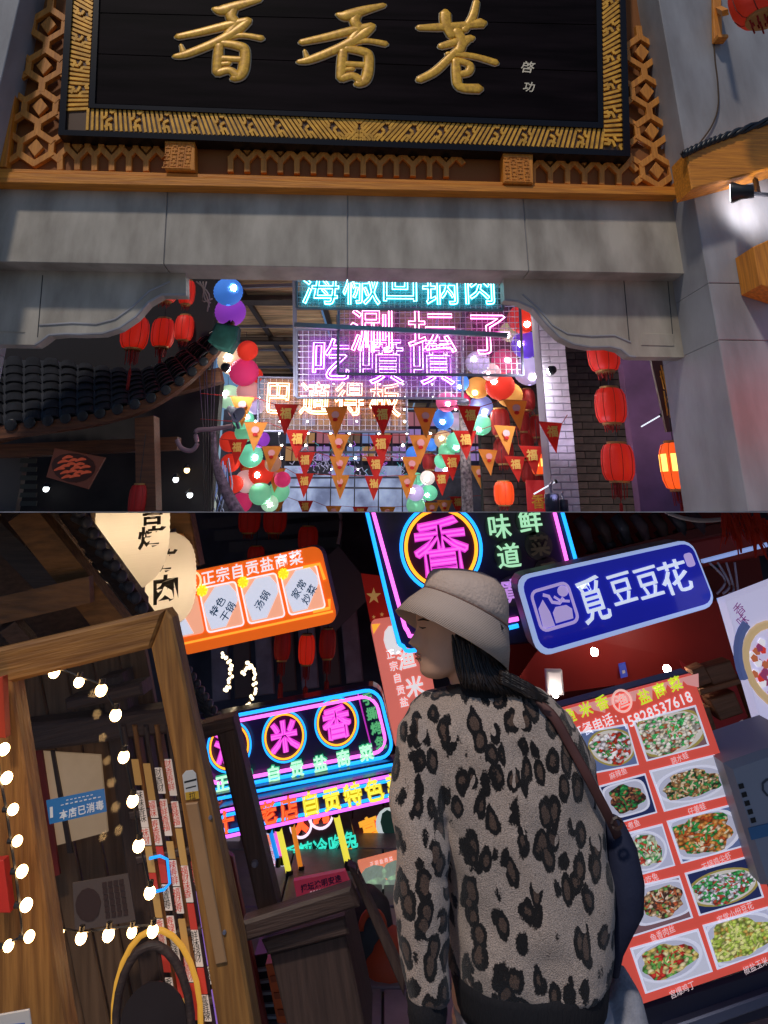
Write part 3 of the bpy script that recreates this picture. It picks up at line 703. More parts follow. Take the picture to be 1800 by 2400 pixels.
# fairy lights hung between the steel bars
fy = thing('fairy_lights', 'strands of tiny fairy lights drooping below the neon signs', 'string lights')
for k in range(9):
    x = 600 + k * 58; P = [at(x + rnd.uniform(-8, 8), 890 + j * 42, 12.5) for j in range(6)]
    w = part('strand', MB().tube(smooth(P, 3), .004, 3), mat('clear_wire', (.3, .28, .35), .4), fy)
    for p in smooth(P, 3)[1::2]: part('bulb', MB().ball(p + Vector((rnd.uniform(-.06, .06), -.02, 0)), .013 + .01 * rnd.random(), 6, 4), glow('fairy', (1, .95, .85), 30), w)

# ---------------------------------------------------------------- bunting
pen_r = mat('pennant_red', (.72, .035, .02), .7, bump=.1, bscale=25, thin=.5); pen_y = mat('pennant_orange', (.85, .38, .06), .7, bump=.1, bscale=25, thin=.5)
pen_g = mat('pennant_gold_print', (.75, .42, .08), .6); pen_p = mat('pennant_pink_print', (.75, .32, .30), .6)
def bunting(Y, label, pts, size, flipfirst=False):
    t = thing('pennant_string', label, 'bunting', None, 'pennant strings across the alley')
    tops = []
    for i, (x, y, c, lean) in enumerate(pts):
        u = pxm(y, Y); o = at(x, y, Y); w, h = size[0] * u / 2, size[1] * u
        A, B, C = Vector((-w, 0, lean * .1 * w)), Vector((w, 0, -lean * .1 * w)), Vector((lean * w * .5, 0, -h))
        m = T(o) @ Matrix.Rotation(rnd.uniform(-.25, .25), 4, 'Z')
        mb = MB(); n = 5; R = []
        bw = rnd.uniform(.006, .02)
        for k in range(n + 1):
            s = k / n; P0 = A.lerp(C, s); P1 = B.lerp(C, s); y_ = bw * math.sin(s * 3.1)
            R.append([P0 + Vector((0, y_ - .002, 0)), ((P0 + P1) / 2) + Vector((0, y_ - .002 - bw * .6 * (1 - s), 0)), P1 + Vector((0, y_ - .002, 0)), P1 + Vector((0, y_ + .002, 0)), ((P0 + P1) / 2) + Vector((0, y_ + .002 - bw * .6 * (1 - s), 0)), P0 + Vector((0, y_ + .002, 0))])
        mb.loft(R)
        p = part('pennant', mb, pen_r if c == 'r' else pen_y, t, m=m)
        e = MB()
        if c == 'r':
            e.text('福', 0, 0, w * .95, 0, bold=.03)
        else:
            e.prism([(w * .34 * math.cos(g * .63), w * .1 + w * .30 * math.sin(g * .63)) for g in range(10)], 0, .001); e.k = 1
            e.prism([(w * .22 * math.cos(g * .63), -w * .3 + w * .16 * math.sin(g * .63)) for g in range(10)], 0, .0014)
        e.v = [(a + lean * w * .12, -bw * .9 - .006 - b_, bb - h * .3) for a, bb, b_ in e.v]
        part('printed_emblem', e, [pen_g if c == 'r' else pen_p, pen_r], p)
        tops += [o + m.to_3x3() @ A, o + m.to_3x3() @ B]
    xs = sorted(tops, key=lambda v: v.x)
    xs = [at(470, pts[0][1] - 8, Y)] + xs + [at(1330, pts[-1][1] - 18, Y)]
    part('string', MB().tube(xs, .004, 4), tassel_r, t)
bunting(7.0, 'nearest string of red and orange pennants below the neon signs', [(568, 930, 'y', .3), (671, 948, 'r', 0), (788, 954, 'y', 0), (896, 950, 'r', .1), (996, 956, 'y', .1), (1100, 952, 'r', .1), (1207, 938, 'y', .5), (1290, 990, 'r', .6)], (56, 70))
bunting(8.0, 'second string of red and orange pennants from the front', [(600, 990, 'y', -.1), (697, 1008, 'r', 0), (794, 1018, 'y', 0), (893, 1020, 'r', .1), (986, 1020, 'y', -.2), (1090, 1010, 'r', .1), (1183, 998, 'y', .4), (1244, 1046, 'r', .5)], (54, 66))
bunting(9.2, 'third string of red and orange pennants from the front', [(558, 1030, 'r', -.2), (638, 1046, 'y', -.2), (716, 1060, 'r', 0), (796, 1070, 'y', 0), (881, 1070, 'r', 0), (966, 1071, 'y', -.2), (1058, 1066, 'r', .1), (1143, 1054, 'y', .4), (1206, 1070, 'r', .5)], (48, 58))
bunting(10.6, 'fourth string of red and orange pennants from the front', [(580, 1080, 'r', -.2), (648, 1098, 'y', -.2), (714, 1110, 'r', 0), (798, 1114, 'y', 0), (876, 1116, 'r', 0), (955, 1114, 'y', -.2), (1034, 1106, 'r', .1), (1122, 1092, 'y', .4)], (44, 54))
bunting(12.5, 'farthest string of pennants hanging just above the walkway', [(592, 1146, 'r', 0), (652, 1164, 'y', 0), (716, 1174, 'r', 0), (782, 1186, 'y', 0), (845, 1188, 'r', 0), (908, 1188, 'y', 0), (970, 1186, 'r', 0), (1012, 1178, 'y', 0), (1042, 1172, 'y', 0), (1072, 1164, 'r', 0)], (38, 40))

# ---------------------------------------------------------------- walls right of the alley
brk_w = mat('white_brick', (.66, .60, .68), .85, var=.18, vscale=6, bump=.5, bscale=25)
brk_d = mat('dark_brick', (.06, .04, .036), .85, var=.35, vscale=5, bump=.5, bscale=25)
def brick_wall(name, label, x0, x1, Y, z1, bw, bh, m, mortar, gap=.012, depth=.3):
    t = thing(name, label, 'wall', T((x0, Y, H)))
    W = x1 - x0
    part('mortar_core', MB().box(0, .012, 0, W, depth, z1 - H), mortar, t)
    cache = {}; z = 0; row = 0
    while z < z1 - H:
        x = -(bw / 2 if row % 2 else 0)
        while x < W - .01:
            a, b = max(0, x), min(W, x + bw - gap)
            if b - a > .03:
                key = (round(b - a, 3), rnd.randrange(3))
                if key not in cache:
                    d = rnd.uniform(-.008, .004); L = b - a
                    mbb = MB().bevprism([(0, 0), (L, 0), (L, bh - gap), (0, bh - gap)], -.06, .0, .004)
                    mbb.v = [(v[0], -v[2] + d, v[1]) for v in mbb.v]; mbb.f = [tuple(reversed(f)) for f in mbb.f]
                    cache[key] = mbb.mesh('brick', m)
                part('brick', None, None, t, me=cache[key], m=T((a, 0, z)))
            x += bw
        z += bh; row += 1
    return t
x0, x1 = at(1330, 1200, 7.6).x, at(1347, 1200, 7.6).x
a = at(1268, 900, 7.6).x; b = at(1330, 900, 7.6).x
brick_wall('painted_brick_pier', 'brick pier painted white standing beside the dark brick wall', at(1283, 1000, 7.6).x, at(1338, 1000, 7.6).x + .02, 7.6, H + 2.4, .2, .075, brk_w, mat('white_mortar', (.4, .37, .44), .9), depth=.38)
brick_wall('dark_brick_wall', 'dark brown brick wall behind the string of red lanterns', at(1130, 1100, 10.4).x, at(1515, 1100, 10.4).x, 10.4, H + 3.4, .34, .105, brk_d, mat('black_mortar', (.012, .01, .01), .9))
mb = MB(); mb.box(at(1490, 1100, 8.8).x, 8.8, H, at(1490, 1100, 8.8).x + 2.2, 9.0, H + 3.2)
solo('purple_plaster_wall', 'purple lit plaster wall between the dark bricks and the right pillar', 'wall', mb, mat('purple_plaster', (.16, .07, .16), .7, var=.3, vscale=2))
cvd = thing('carved_hanging_board', 'carved gilt hanging board beside the right pillar', 'signboard', T(at(1560, 900, 7.4)))
part('board', MB().box(-.11, -.5, -.02, .1, .85, .03), mat('carved_dark', (.12, .05, .04), .5), cvd, m=Matrix.Rotation(math.pi / 2, 4, 'X') @ Matrix.Rotation(.08, 4, 'Z'))
mb = MB()
for i in range(14): mb.tube([(rnd.uniform(-.08, .06), rnd.uniform(-.45, .2), .04), (rnd.uniform(-.08, .06), rnd.uniform(-.45, .2), .045), (rnd.uniform(-.08, .06), rnd.uniform(-.45, .2), .04)], .008, 4)
part('gilt_carving', mb, gold, cvd, m=Matrix.Rotation(math.pi / 2, 4, 'X') @ Matrix.Rotation(.08, 4, 'Z'))
mb = MB(); mb.box(-.1, .3, .031, .0, .85, .04); part('pink_panel', mb, glow('pinkpanel', (.8, .3, .7), .7), cvd, m=Matrix.Rotation(math.pi / 2, 4, 'X') @ Matrix.Rotation(.08, 4, 'Z'))
for (a, b, Y, lab) in (((1503, 1000), (1546, 975), 7.9, 'slanted white tube light right of the dark brick wall'), ((1251, 1158), (1300, 1130), 7.4, 'slanted white tube light before the painted pier')):
    t = thing('tube_light', lab, 'tube light', None, 'slanted tube lights')
    part('tube', MB().tube([at(*a, Y), at(*b, Y)], .007, 8), glow('tubew', (.85, .88, 1), 1.1), t)
    part('end_cap', MB().tube([at(*b, Y), at(b[0] + 5, b[1] - 3, Y)], .02, 8), black, t)
for (x, y, w, h, lab) in ((1294, 1180, 34, 40, 'dark cylinder flood lamp at the foot of the painted pier'), (1322, 1186, 20, 26, 'smaller dark cylinder lamp right of the larger one at the pier')):
    u = pxm(y, 7.2); t = thing('cylinder_lamp', lab, 'lamp', T(at(x, y, 7.2)))
    part('housing', MB().lathe([(w * u * .45, -h * u), (w * u * .5, -h * u * .9), (w * u * .5, h * u * .5), (w * u * .4, h * u * .55)], 14), mat('lamp_navy', (.03, .035, .06), .4), t, True)
    part('bracket', MB().tube([(0, 0, h * u * .5), (0, .05, h * u * 1.0), (w * u * .3, .1, h * u * 1.2)], .012, 5), steel, t)
ld = bpy.data.lights.new('pier_flood_lamp', 'SPOT'); ld.energy = 45; ld.spot_size = 1.3; ld.spot_blend = .8; ld.color = (.82, .72, 1); ld.shadow_soft_size = .04
lo = bpy.data.objects.new('pier_flood_lamp', ld); col.objects.link(lo); lo.location = at(1305, 1180, 7.05)
lo.rotation_euler = (at(1312, 850, 7.6) - lo.location).to_track_quat('-Z', 'Y').to_euler(); lo.parent = t; lo.matrix_parent_inverse = t.matrix_world.inverted()
pole = thing('stone_pole', 'pale speckled slender pole standing before the dark bricks', 'pole', T(at(1096, 1200, 8.9)))
part('shaft', MB().lathe([(.07, 0), (.066, .7), (.062, 1.3)], 14), mat('speckled_stone', (.42, .36, .33), .8, c2=(.1, .08, .08), vscale=28), pole, True)
part('cap', MB().lathe([(.08, 1.3), (.08, 1.34), (.05, 1.37)], 14), steel, pole, True)
t = thing('red_banner', 'small red shop banner with gold strokes beside the painted pier', 'banner', T(at(1262, 1180, 8.2)))
part('cloth', MB().box(-.13, -.3, 0, .13, .25, .012), mat('banner_red', (.4, .02, .02), .7, emit=.25, ecol=(.8, .03, .03)), t, m=Matrix.Rotation(math.pi / 2, 4, 'X'))  # emission lifts the cloth, which is no lamp
mb = MB().text('香', 0, .02, .16, .014, bold=.02); part('lettering', mb, gold, t, m=Matrix.Rotation(math.pi / 2, 4, 'X'))

# ---------------------------------------------------------------- tiled pavilion on the left
tile_m = mat('grey_roof_tile', (.022, .023, .027), .45, var=.35, vscale=6, bump=.3)
eave = thing('tiled_pavilion', 'dark pavilion with curling grey tiled eave at the left of the alley', 'pavilion')
ev = smooth([Vector((*p, 0)) for p in ((-140, 1052), (0, 1030), (120, 1014), (230, 996), (340, 962), (430, 906), (500, 838), (545, 772))], 6)   # eave edge in the picture
tp = smooth([Vector((*p, 0)) for p in ((-140, 830), (0, 842), (120, 846), (230, 862), (330, 868), (400, 840), (470, 795), (535, 762))], 6)
EY = 7.2
mb = MB(); lo_, hi_ = [at(p.x, p.y - 2, EY) for p in ev], [at(p.x, p.y - 34 + 12 * i / len(ev), EY) for i, p in enumerate(ev)]
mb.loft([[a, b, b + Vector((0, .12, 0)), a + Vector((0, .12, 0))] for a, b in zip(lo_, hi_)])
part('fascia_board', mb, wood('eave_wood', (.20, .07, .025), (.10, .035, .015), 'x'), eave)
rows = 7; cols = len(ev)
E0 = hi_; E1 = [at(p.x, p.y, EY + 1.0) for p in tp]
def rp(u, v):
    i = min(cols - 2, int(u)); f = u - i
    return E0[i].lerp(E0[i + 1], f).lerp(E1[i].lerp(E1[i + 1], f), v)
mb = MB(); mb.loft([[rp(i * .999, 0), rp(i * .999, .35), rp(i * .999, .7), rp(i * .999, 1), rp(i * .999, 1) + Vector((0, .1, -.1)), rp(i * .999, 0) + Vector((0, .1, -.05))] for i in range(cols)])
part('roof_bed', mb, tile_m, eave)
prof = [(.5 * math.cos(math.pi * k / 6), .5 * math.sin(math.pi * k / 6) * .8) for k in range(7)]
for c in range(19):
    u = c * (cols - 1.2) / 19
    for r in range(rows):
        jit = rnd.uniform(0, .02)
        P0, P1 = rp(u, r / rows), rp(u, (r + 1.25) / rows); Pn = rp(min(cols - 1.01, u + (cols - 1.2) / 19), r / rows)
        d = P1 - P0; x = (Pn - P0) * .92; n = x.cross(d).normalized(); w = x.length
        if n.z < 0: n = -n
        mb = MB(); A_, B_ = [], []
        for (ca, sa) in prof:
            A_.append(P0 + x * (.5 + ca) + n * (w * .42 * sa + .007 + jit)); B_.append(P1 + x * (.5 + ca * .86) + n * (w * .42 * sa - .012))
        A2_ = [p - n * .014 for p in A_]; B2_ = [p - n * .014 for p in B_]
        m_ = len(A_); s = len(mb.v); mb.v += A_ + B_ + A2_ + B2_
        for k in range(m_ - 1):
            mb.face((s + k, s + k + 1, s + m_ + k + 1, s + m_ + k)); mb.face((s + 2 * m_ + k + 1, s + 2 * m_ + k, s + k, s + k + 1)); 
        part('roof_tile', mb, tile_m, eave, True)
    if c < 18:
        P0 = rp(u, 0); w = (rp(u + 1.6, 0) - P0).length * .45
        part('tile_end', MB().lathe([(w * .9, -.006), (w, 0), (w, .012), (w * .7, .016)], 10, P0 + Vector((w, -.015, .0)), (0, -1, -.15)), tile_m, eave, True)
for (a, b, w) in (((-60, 1035, 7.7), (520, 880, 7.7), .16), ((345, 980, 7.5), (350, 1200, 7.5), .2), ((-40, 1060, 7.9), (420, 1040, 7.9), .14)):
    part('timber', MB().bar(at(*a), at(*b), w, w, (0, 1, 0)), wood('eave_wood', 0, 0) if 'eave_wood' in _m else dark_wood, eave)
mb = MB(); mb.box(at(-200, 1100, 8.8).x, 8.8, H, at(500, 1100, 8.8).x, 9.0, H + 1.6); part('back_wall', mb, mat('pav_dark', (.018, .014, .014), .8, var=.5, vscale=2), eave)
mb = MB(); mb.box(at(-60, 1130, 8.2).x, 8.2, H, at(48, 1130, 8.2).x, 8.3, at(0, 1065, 8.2).z); part('shutter_panel', mb, mat('dull_shutter', (.10, .08, .07), .7), eave)
for i in range(6):
    part('louvre', MB().bar(at(48, 1080 + i * 20, 8.1), at(86, 1080 + i * 20, 8.1), .05, .02, (0, 1, 0)), mat('dull_shutter2', (.05, .05, .04), .7), eave)
# green cloth wrapped on the tip
mb = MB(); P = [(488, 800), (508, 758), (560, 766), (556, 800), (540, 826), (505, 815)]
pl_ = Plane(7.0); mb.bevprism(pl_.pl(P), -.12, .05, .02)
solo('green_cloth_wrap', 'dark green cloth wrapped around the tip of the curling eave', 'cloth', mb, mat('green_cloth', (.015, .09, .075), .85, var=.3, vscale=9, bump=.6, bscale=12), pl_.m)
# round food sign
q = Quad((128, 1050), (246, 1072), (205, 1146), (108, 1118), 7.6)
t = thing('round_food_sign', 'dim hanging sign with a round plate of red meat under the eave', 'sign', q.m)
part('board', MB().bevprism(q.rr(0, 0, 1, 1), -.04, 0, .004), mat('food_board', (.12, .05, .035), .5, emit=.05, ecol=(.5, .12, .06)), t)
part('plate', MB().prism([q.st(.5 + .46 * math.cos(g * .4), .5 + .46 * math.sin(g * .4)) for g in range(16)], 0, .006), mat('plate_dark', (.04, .018, .014), .4, emit=.02, ecol=(.35, .08, .04)), t)
mb = MB()
for i in range(16):
    g = i * 2.4; r0 = .34 * math.sqrt((i + .5) / 16); c = q.st(.5 + r0 * math.cos(g), .5 + r0 * math.sin(g)); mb.brush([(c[0] - .045, c[1] - .02, .008), (c[0], c[1] + .012, .016), (c[0] + .05, c[1] + .02, .008)], .012, 6, .5, 3)
part('meat_slice', mb, mat('meat', (.25, .05, .03), .4, emit=.2, ecol=(.8, .12, .05), var=.5, vscale=20), t)
# hooked pipe and small clutter near the eave tip
mb = MB(); mb.tube(smooth([at(x, y, 6.9) for x, y in ((545, 998), (500, 1006), (460, 1010), (462, 1040), (448, 1056), (425, 1050), (415, 1030))], 6), .022, 8)
solo('hooked_pipe', 'pinkish metal pipe bent into a hook below the eave tip', 'pipe', mb, mat('pipe_pink', (.35, .2, .22), .4, metal=.3), None, True)
t = thing('grey_speaker', 'small grey horn loudspeaker hung at the end of the hooked pipe', 'loudspeaker', T(at(548, 965, 6.9)))
part('horn', MB().lathe([(.03, -.08), (.04, -.02), (.06, .04), (.085, .07), (.07, .065), (.03, .0)], 14, (0, 0, 0), (.6, -.35, -.4)), mat('horn_grey', (.3, .3, .36), .5), t, True)
part('bracket', MB().bar((0, 0, 0), (.05, .05, -.16), .03, .02), steel, t)
mb = MB()
for i in range(46):
    x = rnd.uniform(400, 540); y = rnd.uniform(1060, 1100); mb.k = i % 3; mb.tube([at(x, y, 9.5), at(x + rnd.uniform(-10, 10), y + 60, 9.5), at(x + rnd.uniform(-16, 16), 1200, 9.5)], .010, 3)
o = solo('hanging_tinsel', 'silver blue tinsel strips hanging behind the hooked pipe', 'tinsel', mb, [mat('tinsel_s', (.4, .45, .6), .3, metal=.5, emit=.1, ecol=(.5, .6, .9)), glow('tin_b', (.25, .35, .8), .25), black]); o['kind'] = 'stuff'
for i, (x, y) in enumerate(((108, 1146), (412, 1124), (438, 1032 + 70), (330, 1140), (445, 1160))):
    t = thing('shop_lamp', ['bright white shop lamp at the far left under the eave', 'bright shop lamp right of the pavilion post', 'warm shop lamp below the hooked pipe', 'small shop lamp over the dim red lantern', 'small shop lamp low beside the tinsel strips'][i], 'lamp', T(at(x, y, 8.6)))
    part('bulb', MB().ball((0, 0, 0), .035, 10, 7), glow('shoplamp%d' % (i == 2), (1, .7, .3) if i == 2 else (.9, .97, 1), 5), t, True)
    part('shade', MB().lathe([(.02, .07), (.06, .02)], 12, cap=False), black, t, True)
# slanted purple trunk
mb = MB(); mb.tube(smooth([at(x, y, 8.4) for x, y in ((498, 1000), (505, 1080), (530, 1150), (565, 1215))], 5), [.035 + .003 * i for i in range(16)], 9)
solo('bare_vine_trunk', 'slanting bare trunk lit purple beside the scarlet lanterns', 'trunk', mb, mat('vine_bark', (.12, .08, .11), .9, var=.5, vscale=20, bump=1), None, True)
mb = MB()
for k in range(5):
    mb.tube([at(505 - 10 * k + rnd.uniform(-3, 3), 800 + 20 * k, 7.3), at(500 - 6 * k, 1000, 7.3), at(498 - 5 * k, 1200, 7.3)], .006, 3)
o = solo('hanging_cables', 'bundle of thin dark cables hanging from the eave tip', 'cables', mb, black)
mb = MB()
for k in range(4):
    mb.tube(smooth([at(460 + 8 * k, 660, 8), at(490 - 5 * k, 690 + 5 * k, 8), at(486 + 4 * k, 730 - 10 * k, 8)], 4), .009, 4)
solo('dry_twigs', 'pale dry twigs beside the topmost blue lantern', 'twigs', mb, mat('twig', (.5, .38, .32), .8), None, True)
mb = MB(); mb.box(-14, 9.05, H, at(505, 1100, 9.05).x - .2, 9.3, H + 5); struct('alley_side', mb, mat('alley_wall_dark', (.02, .018, .02), .9))
mb = MB(); mb.box(at(1515, 1100, 10.4).x, 10.45, H, 14, 10.8, H + 5); struct('alley_side', mb, mat('alley_wall_dark', 0))
# ================================================================ LOWER LEVEL: shop street
ZONE = 'L'
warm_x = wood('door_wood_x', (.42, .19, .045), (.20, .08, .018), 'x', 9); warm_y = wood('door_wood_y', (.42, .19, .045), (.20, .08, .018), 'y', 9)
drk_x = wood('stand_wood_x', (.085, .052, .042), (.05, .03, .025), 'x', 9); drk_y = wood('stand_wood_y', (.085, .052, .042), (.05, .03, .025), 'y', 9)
mb = MB(); mb.box(-150, -60, -.3, 150, 300, -.004); struct('ground', mb, mat('ground_stone', (.07, .065, .07), .7, var=.3, vscale=3))
pave = MB(); slab = {}
pv = struct('pavement', MB().box(-3, .4, -.02, 4, 8, -.001), mat('pave_joint', (.03, .03, .03), .9))
for i in range(-3, 8):
    for j in range(10):
        k = (i * 7 + j * 3) % 4
        if k not in slab: slab[k] = MB().bevprism([(0, 0), (.49, 0), (.49, .59), (0, .59)], -.01, .012 + .002 * k, .004).mesh('paving_slab', mat('paving_%d' % (k % 2), ((.22, .2, .21), (.17, .155, .165))[k % 2], .45, var=.2, vscale=6, bump=.2))
        part('paving_slab', None, None, pv, me=slab[k], m=T((i * .5 + (.25 if j % 2 else 0), .6 + j * .6, 0)))

# ---- wooden glazed door
D = Plane(1.62, 0, .21)
door = thing('wooden_door', 'brown wooden door with glass pane, stickers and warm bulbs behind it', 'door', D.m)
part('top_rail', MB().bevprism(D.pl([(-60, 1534), (385, 1430), (352, 1520), (-60, 1622)]), -.05, .0, .006), warm_x, door)
part('hinge_stile', MB().bevprism(D.pl([(-60, 1606), (26, 1590), (58, 1800), (148, 2400), (165, 2480), (-60, 2480)]), -.05, -.0005, .004), warm_y, door)
st = part('lock_stile', MB().bevprism(D.pl([(354, 1519), (388, 1429), (402, 1448), (474, 1790), (560, 2200), (608, 2480), (522, 2480), (409, 1790)]), -.05, .001, .005), warm_y, door)
part('tan_strip', MB().bevprism(D.pl([(436, 1881), (465, 1878), (533, 2252), (507, 2258)]), 0, .006, .002), mat('tan_wood', (.40, .22, .10), .6, var=.1), st)
part('glass_pane', MB().prism(D.pl([(22, 1592), (356, 1518), (412, 1790), (525, 2480), (165, 2480)], -.03), -.034, -.03), mat('pane_glass', (.02, .02, .025), .03, alpha=.10, spec=.6), door)
mb = MB(); P = D.pl([(428, 1816), (436, 1806), (452, 1804), (460, 1812), (468, 1870), (436, 1874)]); mb.bevprism(P, .0005, .003, .0004)
lb = part('door_label', mb, mat('label_white', (.6, .6, .58), .5), st)
mb = MB(); mb.prism(D.pl([(435, 1856), (466, 1852), (468, 1870), (437, 1874)]), .003, .0036); part('yellow_band', mb, mat('label_yellow', (.6, .35, .03), .5), lb)
mb = MB(); x, y = D.p(452, 1863); mb.text('拉', x, y, .014, .0038); x, y = D.p(447, 1828); mb.box(x - .012, y - .002, .003, x + .012, y + .001, .0034); mb.box(x - .01, y - .012, .003, x + .01, y - .010, .0034); part('label_print', mb, black, lb)
for x, y in ((526, 2185), (493, 1916)): part('screw', MB().lathe([(.004, 0), (.003, .003)], 8, D.p3(x, y, .001), (0, 0, 1)), steel, st)
# blue sticker
q = Quad((108, 1876), (244, 1848), (250, 1902), (116, 1932), 1.66)
t = thing('blue_sticker', 'blue notice sticker on the glass of the wooden door', 'sticker', q.m)
part('film', MB().prism(q.rr(0, 0, 1, 1), -.001, 0), mat('sticker_blue', (.03, .2, .52), .4, emit=.1, ecol=(.03, .25, .7)), t)
mb = MB(); a = q.st(.58, .3); mb.text('本店已消毒', *a, q.Hh * .42, .001, adv=1.05, bold=.02); a = q.st(.6, .62)
for k in range(9): mb.box(*q.st(.24 + .08 * k, .66), .0008, *q.st(.29 + .08 * k, .70 + .02 * (k % 2)), .001)
for k in range(7): mb.box(*q.st(.34 + .07 * k, .82), .0008, *q.st(.38 + .07 * k, .86), .001)
mb.box(*q.st(.03, .25), .0008, *q.st(.1, .7), .001)
part('white_print', mb, mat('sticker_white', (.75, .8, .85), .5, emit=.15, ecol=(.8, .85, .9)), t)
# room behind the glass
R2 = Plane(2.7, 0, .21)
room = thing('plank_wall', 'brown plank wall seen through the glass of the wooden door', 'wall', R2.m)
for i in range(6):
    a, b = -40 + i * 62, -40 + (i + 1) * 62
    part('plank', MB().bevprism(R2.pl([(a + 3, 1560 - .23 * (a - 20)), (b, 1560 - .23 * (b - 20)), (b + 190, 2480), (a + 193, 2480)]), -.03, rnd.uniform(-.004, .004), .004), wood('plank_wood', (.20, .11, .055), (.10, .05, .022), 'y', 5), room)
mb = MB()
for (nm, P, z) in (('post', [(232, 1590), (285, 1578), (440, 2480), (352, 2480)], .12), ('crossbeam', [(40, 1700), (395, 1660), (400, 1720), (44, 1766)], .16), ('crossbeam', [(150, 1640), (330, 1600), (335, 1630), (152, 1668)], .2)):
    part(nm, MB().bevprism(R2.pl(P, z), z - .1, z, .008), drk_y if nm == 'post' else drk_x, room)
t = thing('cream_wall_poster', 'pale cream poster lit behind the upper half of the door glass', 'poster', R2.m)
part('sheet', MB().prism(R2.pl([(75, 1760), (235, 1770), (252, 1950), (120, 1985)], .03), .02, .03), mat('cream_lit', (.55, .42, .28), .7, emit=.22, ecol=(.9, .6, .35), var=.2, vscale=6), t)  # emission puts the room's light into the paper
part('dark_bar', MB().prism(R2.pl([(118, 1760), (126, 1760), (170, 2000), (158, 2000)], .04), .031, .04), drk_y, t)
t = thing('red_wall_banner', 'dark red banner hanging inside next to the hinge stile', 'banner', R2.m)
part('cloth', MB().prism(R2.pl([(62, 1730), (95, 1740), (140, 2050), (110, 2060)], .05), .04, .05), mat('banner_dark', (.28, .02, .015), .7), t)
mb = MB()
for i, ch in enumerate('欢迎光'): x, y = R2.p(88 + 12 * i, 1860 + 60 * i); mb.text(ch, x, y, .05, .052)
part('faint_print', mb, mat('print_fade', (.5, .4, .4), .7), t)
q = Quad((170, 2070), (300, 2048), (318, 2158), (176, 2182), 2.5)
t = thing('reflected_menu_sheet', 'faded dark menu sheet behind the middle of the door glass', 'menu', q.m)
part('sheet', MB().prism(q.rr(0, 0, 1, 1), -.005, 0), mat('faded_sheet', (.14, .10, .085), .6), t)
mb = MB(); mb.prism([q.st(.25 + .22 * math.cos(g * .5), .5 + .35 * math.sin(g * .5)) for g in range(12)], 0, .002)
for i in range(4):
    for j in range(6): a = q.st(.52 + .1 * i, .15 + .13 * j); mb.box(a[0], a[1], 0, a[0] + .012, a[1] + .012, .002)
part('print', mb, mat('faded_print', (.06, .03, .025), .7), t)
# slatted screen with paper strips
scr = thing('slatted_screen', 'wooden slatted screen with white and red paper strips beside the lock stile', 'screen', R2.m)
wp = [mat('strip_white', (.6, .5, .45), .7, emit=.42, ecol=(.9, .72, .6)), mat('strip_red', (.5, .04, .03), .7, emit=.3, ecol=(.8, .06, .03)), mat('strip_violet', (.25, .12, .45), .6, emit=.5, ecol=(.35, .18, .75)), mat('strip_amber', (.5, .3, .1), .6, emit=.25, ecol=(.8, .4, .1))]  # emission makes the paper glow as if lit from behind
for i in range(7):
    x = 282 + i * 26
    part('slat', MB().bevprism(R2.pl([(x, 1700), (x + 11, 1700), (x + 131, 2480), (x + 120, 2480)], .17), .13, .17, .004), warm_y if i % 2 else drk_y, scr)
for y in (1905, 2010, 2195, 2360):
    part('rail', MB().bevprism(R2.pl([(300 + (y - 1900) * .15, y), (480 + (y - 1900) * .15, y - 32), (484 + (y - 1900) * .15, y - 14), (303 + (y - 1900) * .15, y + 18)], .185), .165, .185, .003), drk_x, scr)
for i in range(6):
    x = 295 + i * 26; y = 1780 + 10 * (i % 3)
    while y < 2420:
        h = rnd.choice((40, 60, 85)); o = (y - 1700) * .154; k = rnd.choice((0, 0, 0, 1, 3) if i < 4 else (0, 2, 2, 3))
        s = part('paper_strip', MB().prism(R2.pl([(x + o, y), (x + o + 16, y), (x + o + 16 + h * .154, y + h), (x + o + h * .154, y + h)], .19), .186, .19), wp[k], scr)
        if k == 0:
            mb = MB()
            for j in range(int(h / 18)): cx, cy = R2.p(x + o + 8 + 18 * j * .154, y + 10 + 18 * j, .19); mb.text(rnd.choice('福禄寿喜财香味鲜辣'), cx, cy, .022, .1912)
            part('strip_print', mb, rnd.choice((wp[1], black)), s)
        y += h + rnd.choice((2, 4, 14))
mb = MB(); mb.tube([R2.p3(x, y, .2) for x, y in ((350, 2012), (375, 2006), (392, 2014), (398, 2070), (385, 2085), (362, 2090))], .004, 6)
solo('blue_neon_loop', 'small glowing blue neon loop in front of the slatted screen', 'neon sign', mb, neon_m('blue', 1.5)[1], R2.m, True)
# round mirror with gold glow at the bottom
t = thing('round_mirror', 'dark round mirror rim glowing gold at the bottom edge', 'mirror', R2.m)
c = R2.p3(360, 2400, .24); u = pxm(2300, 2.7)
part('rim', MB().tube([c + Vector((78 * u * math.cos(g * .2618), 130 * u * math.sin(g * .2618), 0)) for g in range(24)], 9 * u, 8, True), drk_x, t, True)
part('gold_light_ring', MB().tube([c + Vector((92 * u * math.cos(g * .2618), 146 * u * math.sin(g * .2618), -.03)) for g in range(24)], 6 * u, 8, True), glow('gold_ring', (1, .50, .06), .5), t, True)
part('glass', MB().lathe([(70 * u, 0), (70 * u, .004)], 24, c, (0, 0, 1)), mat('mirror_dark', (.03, .02, .02), .1), t)
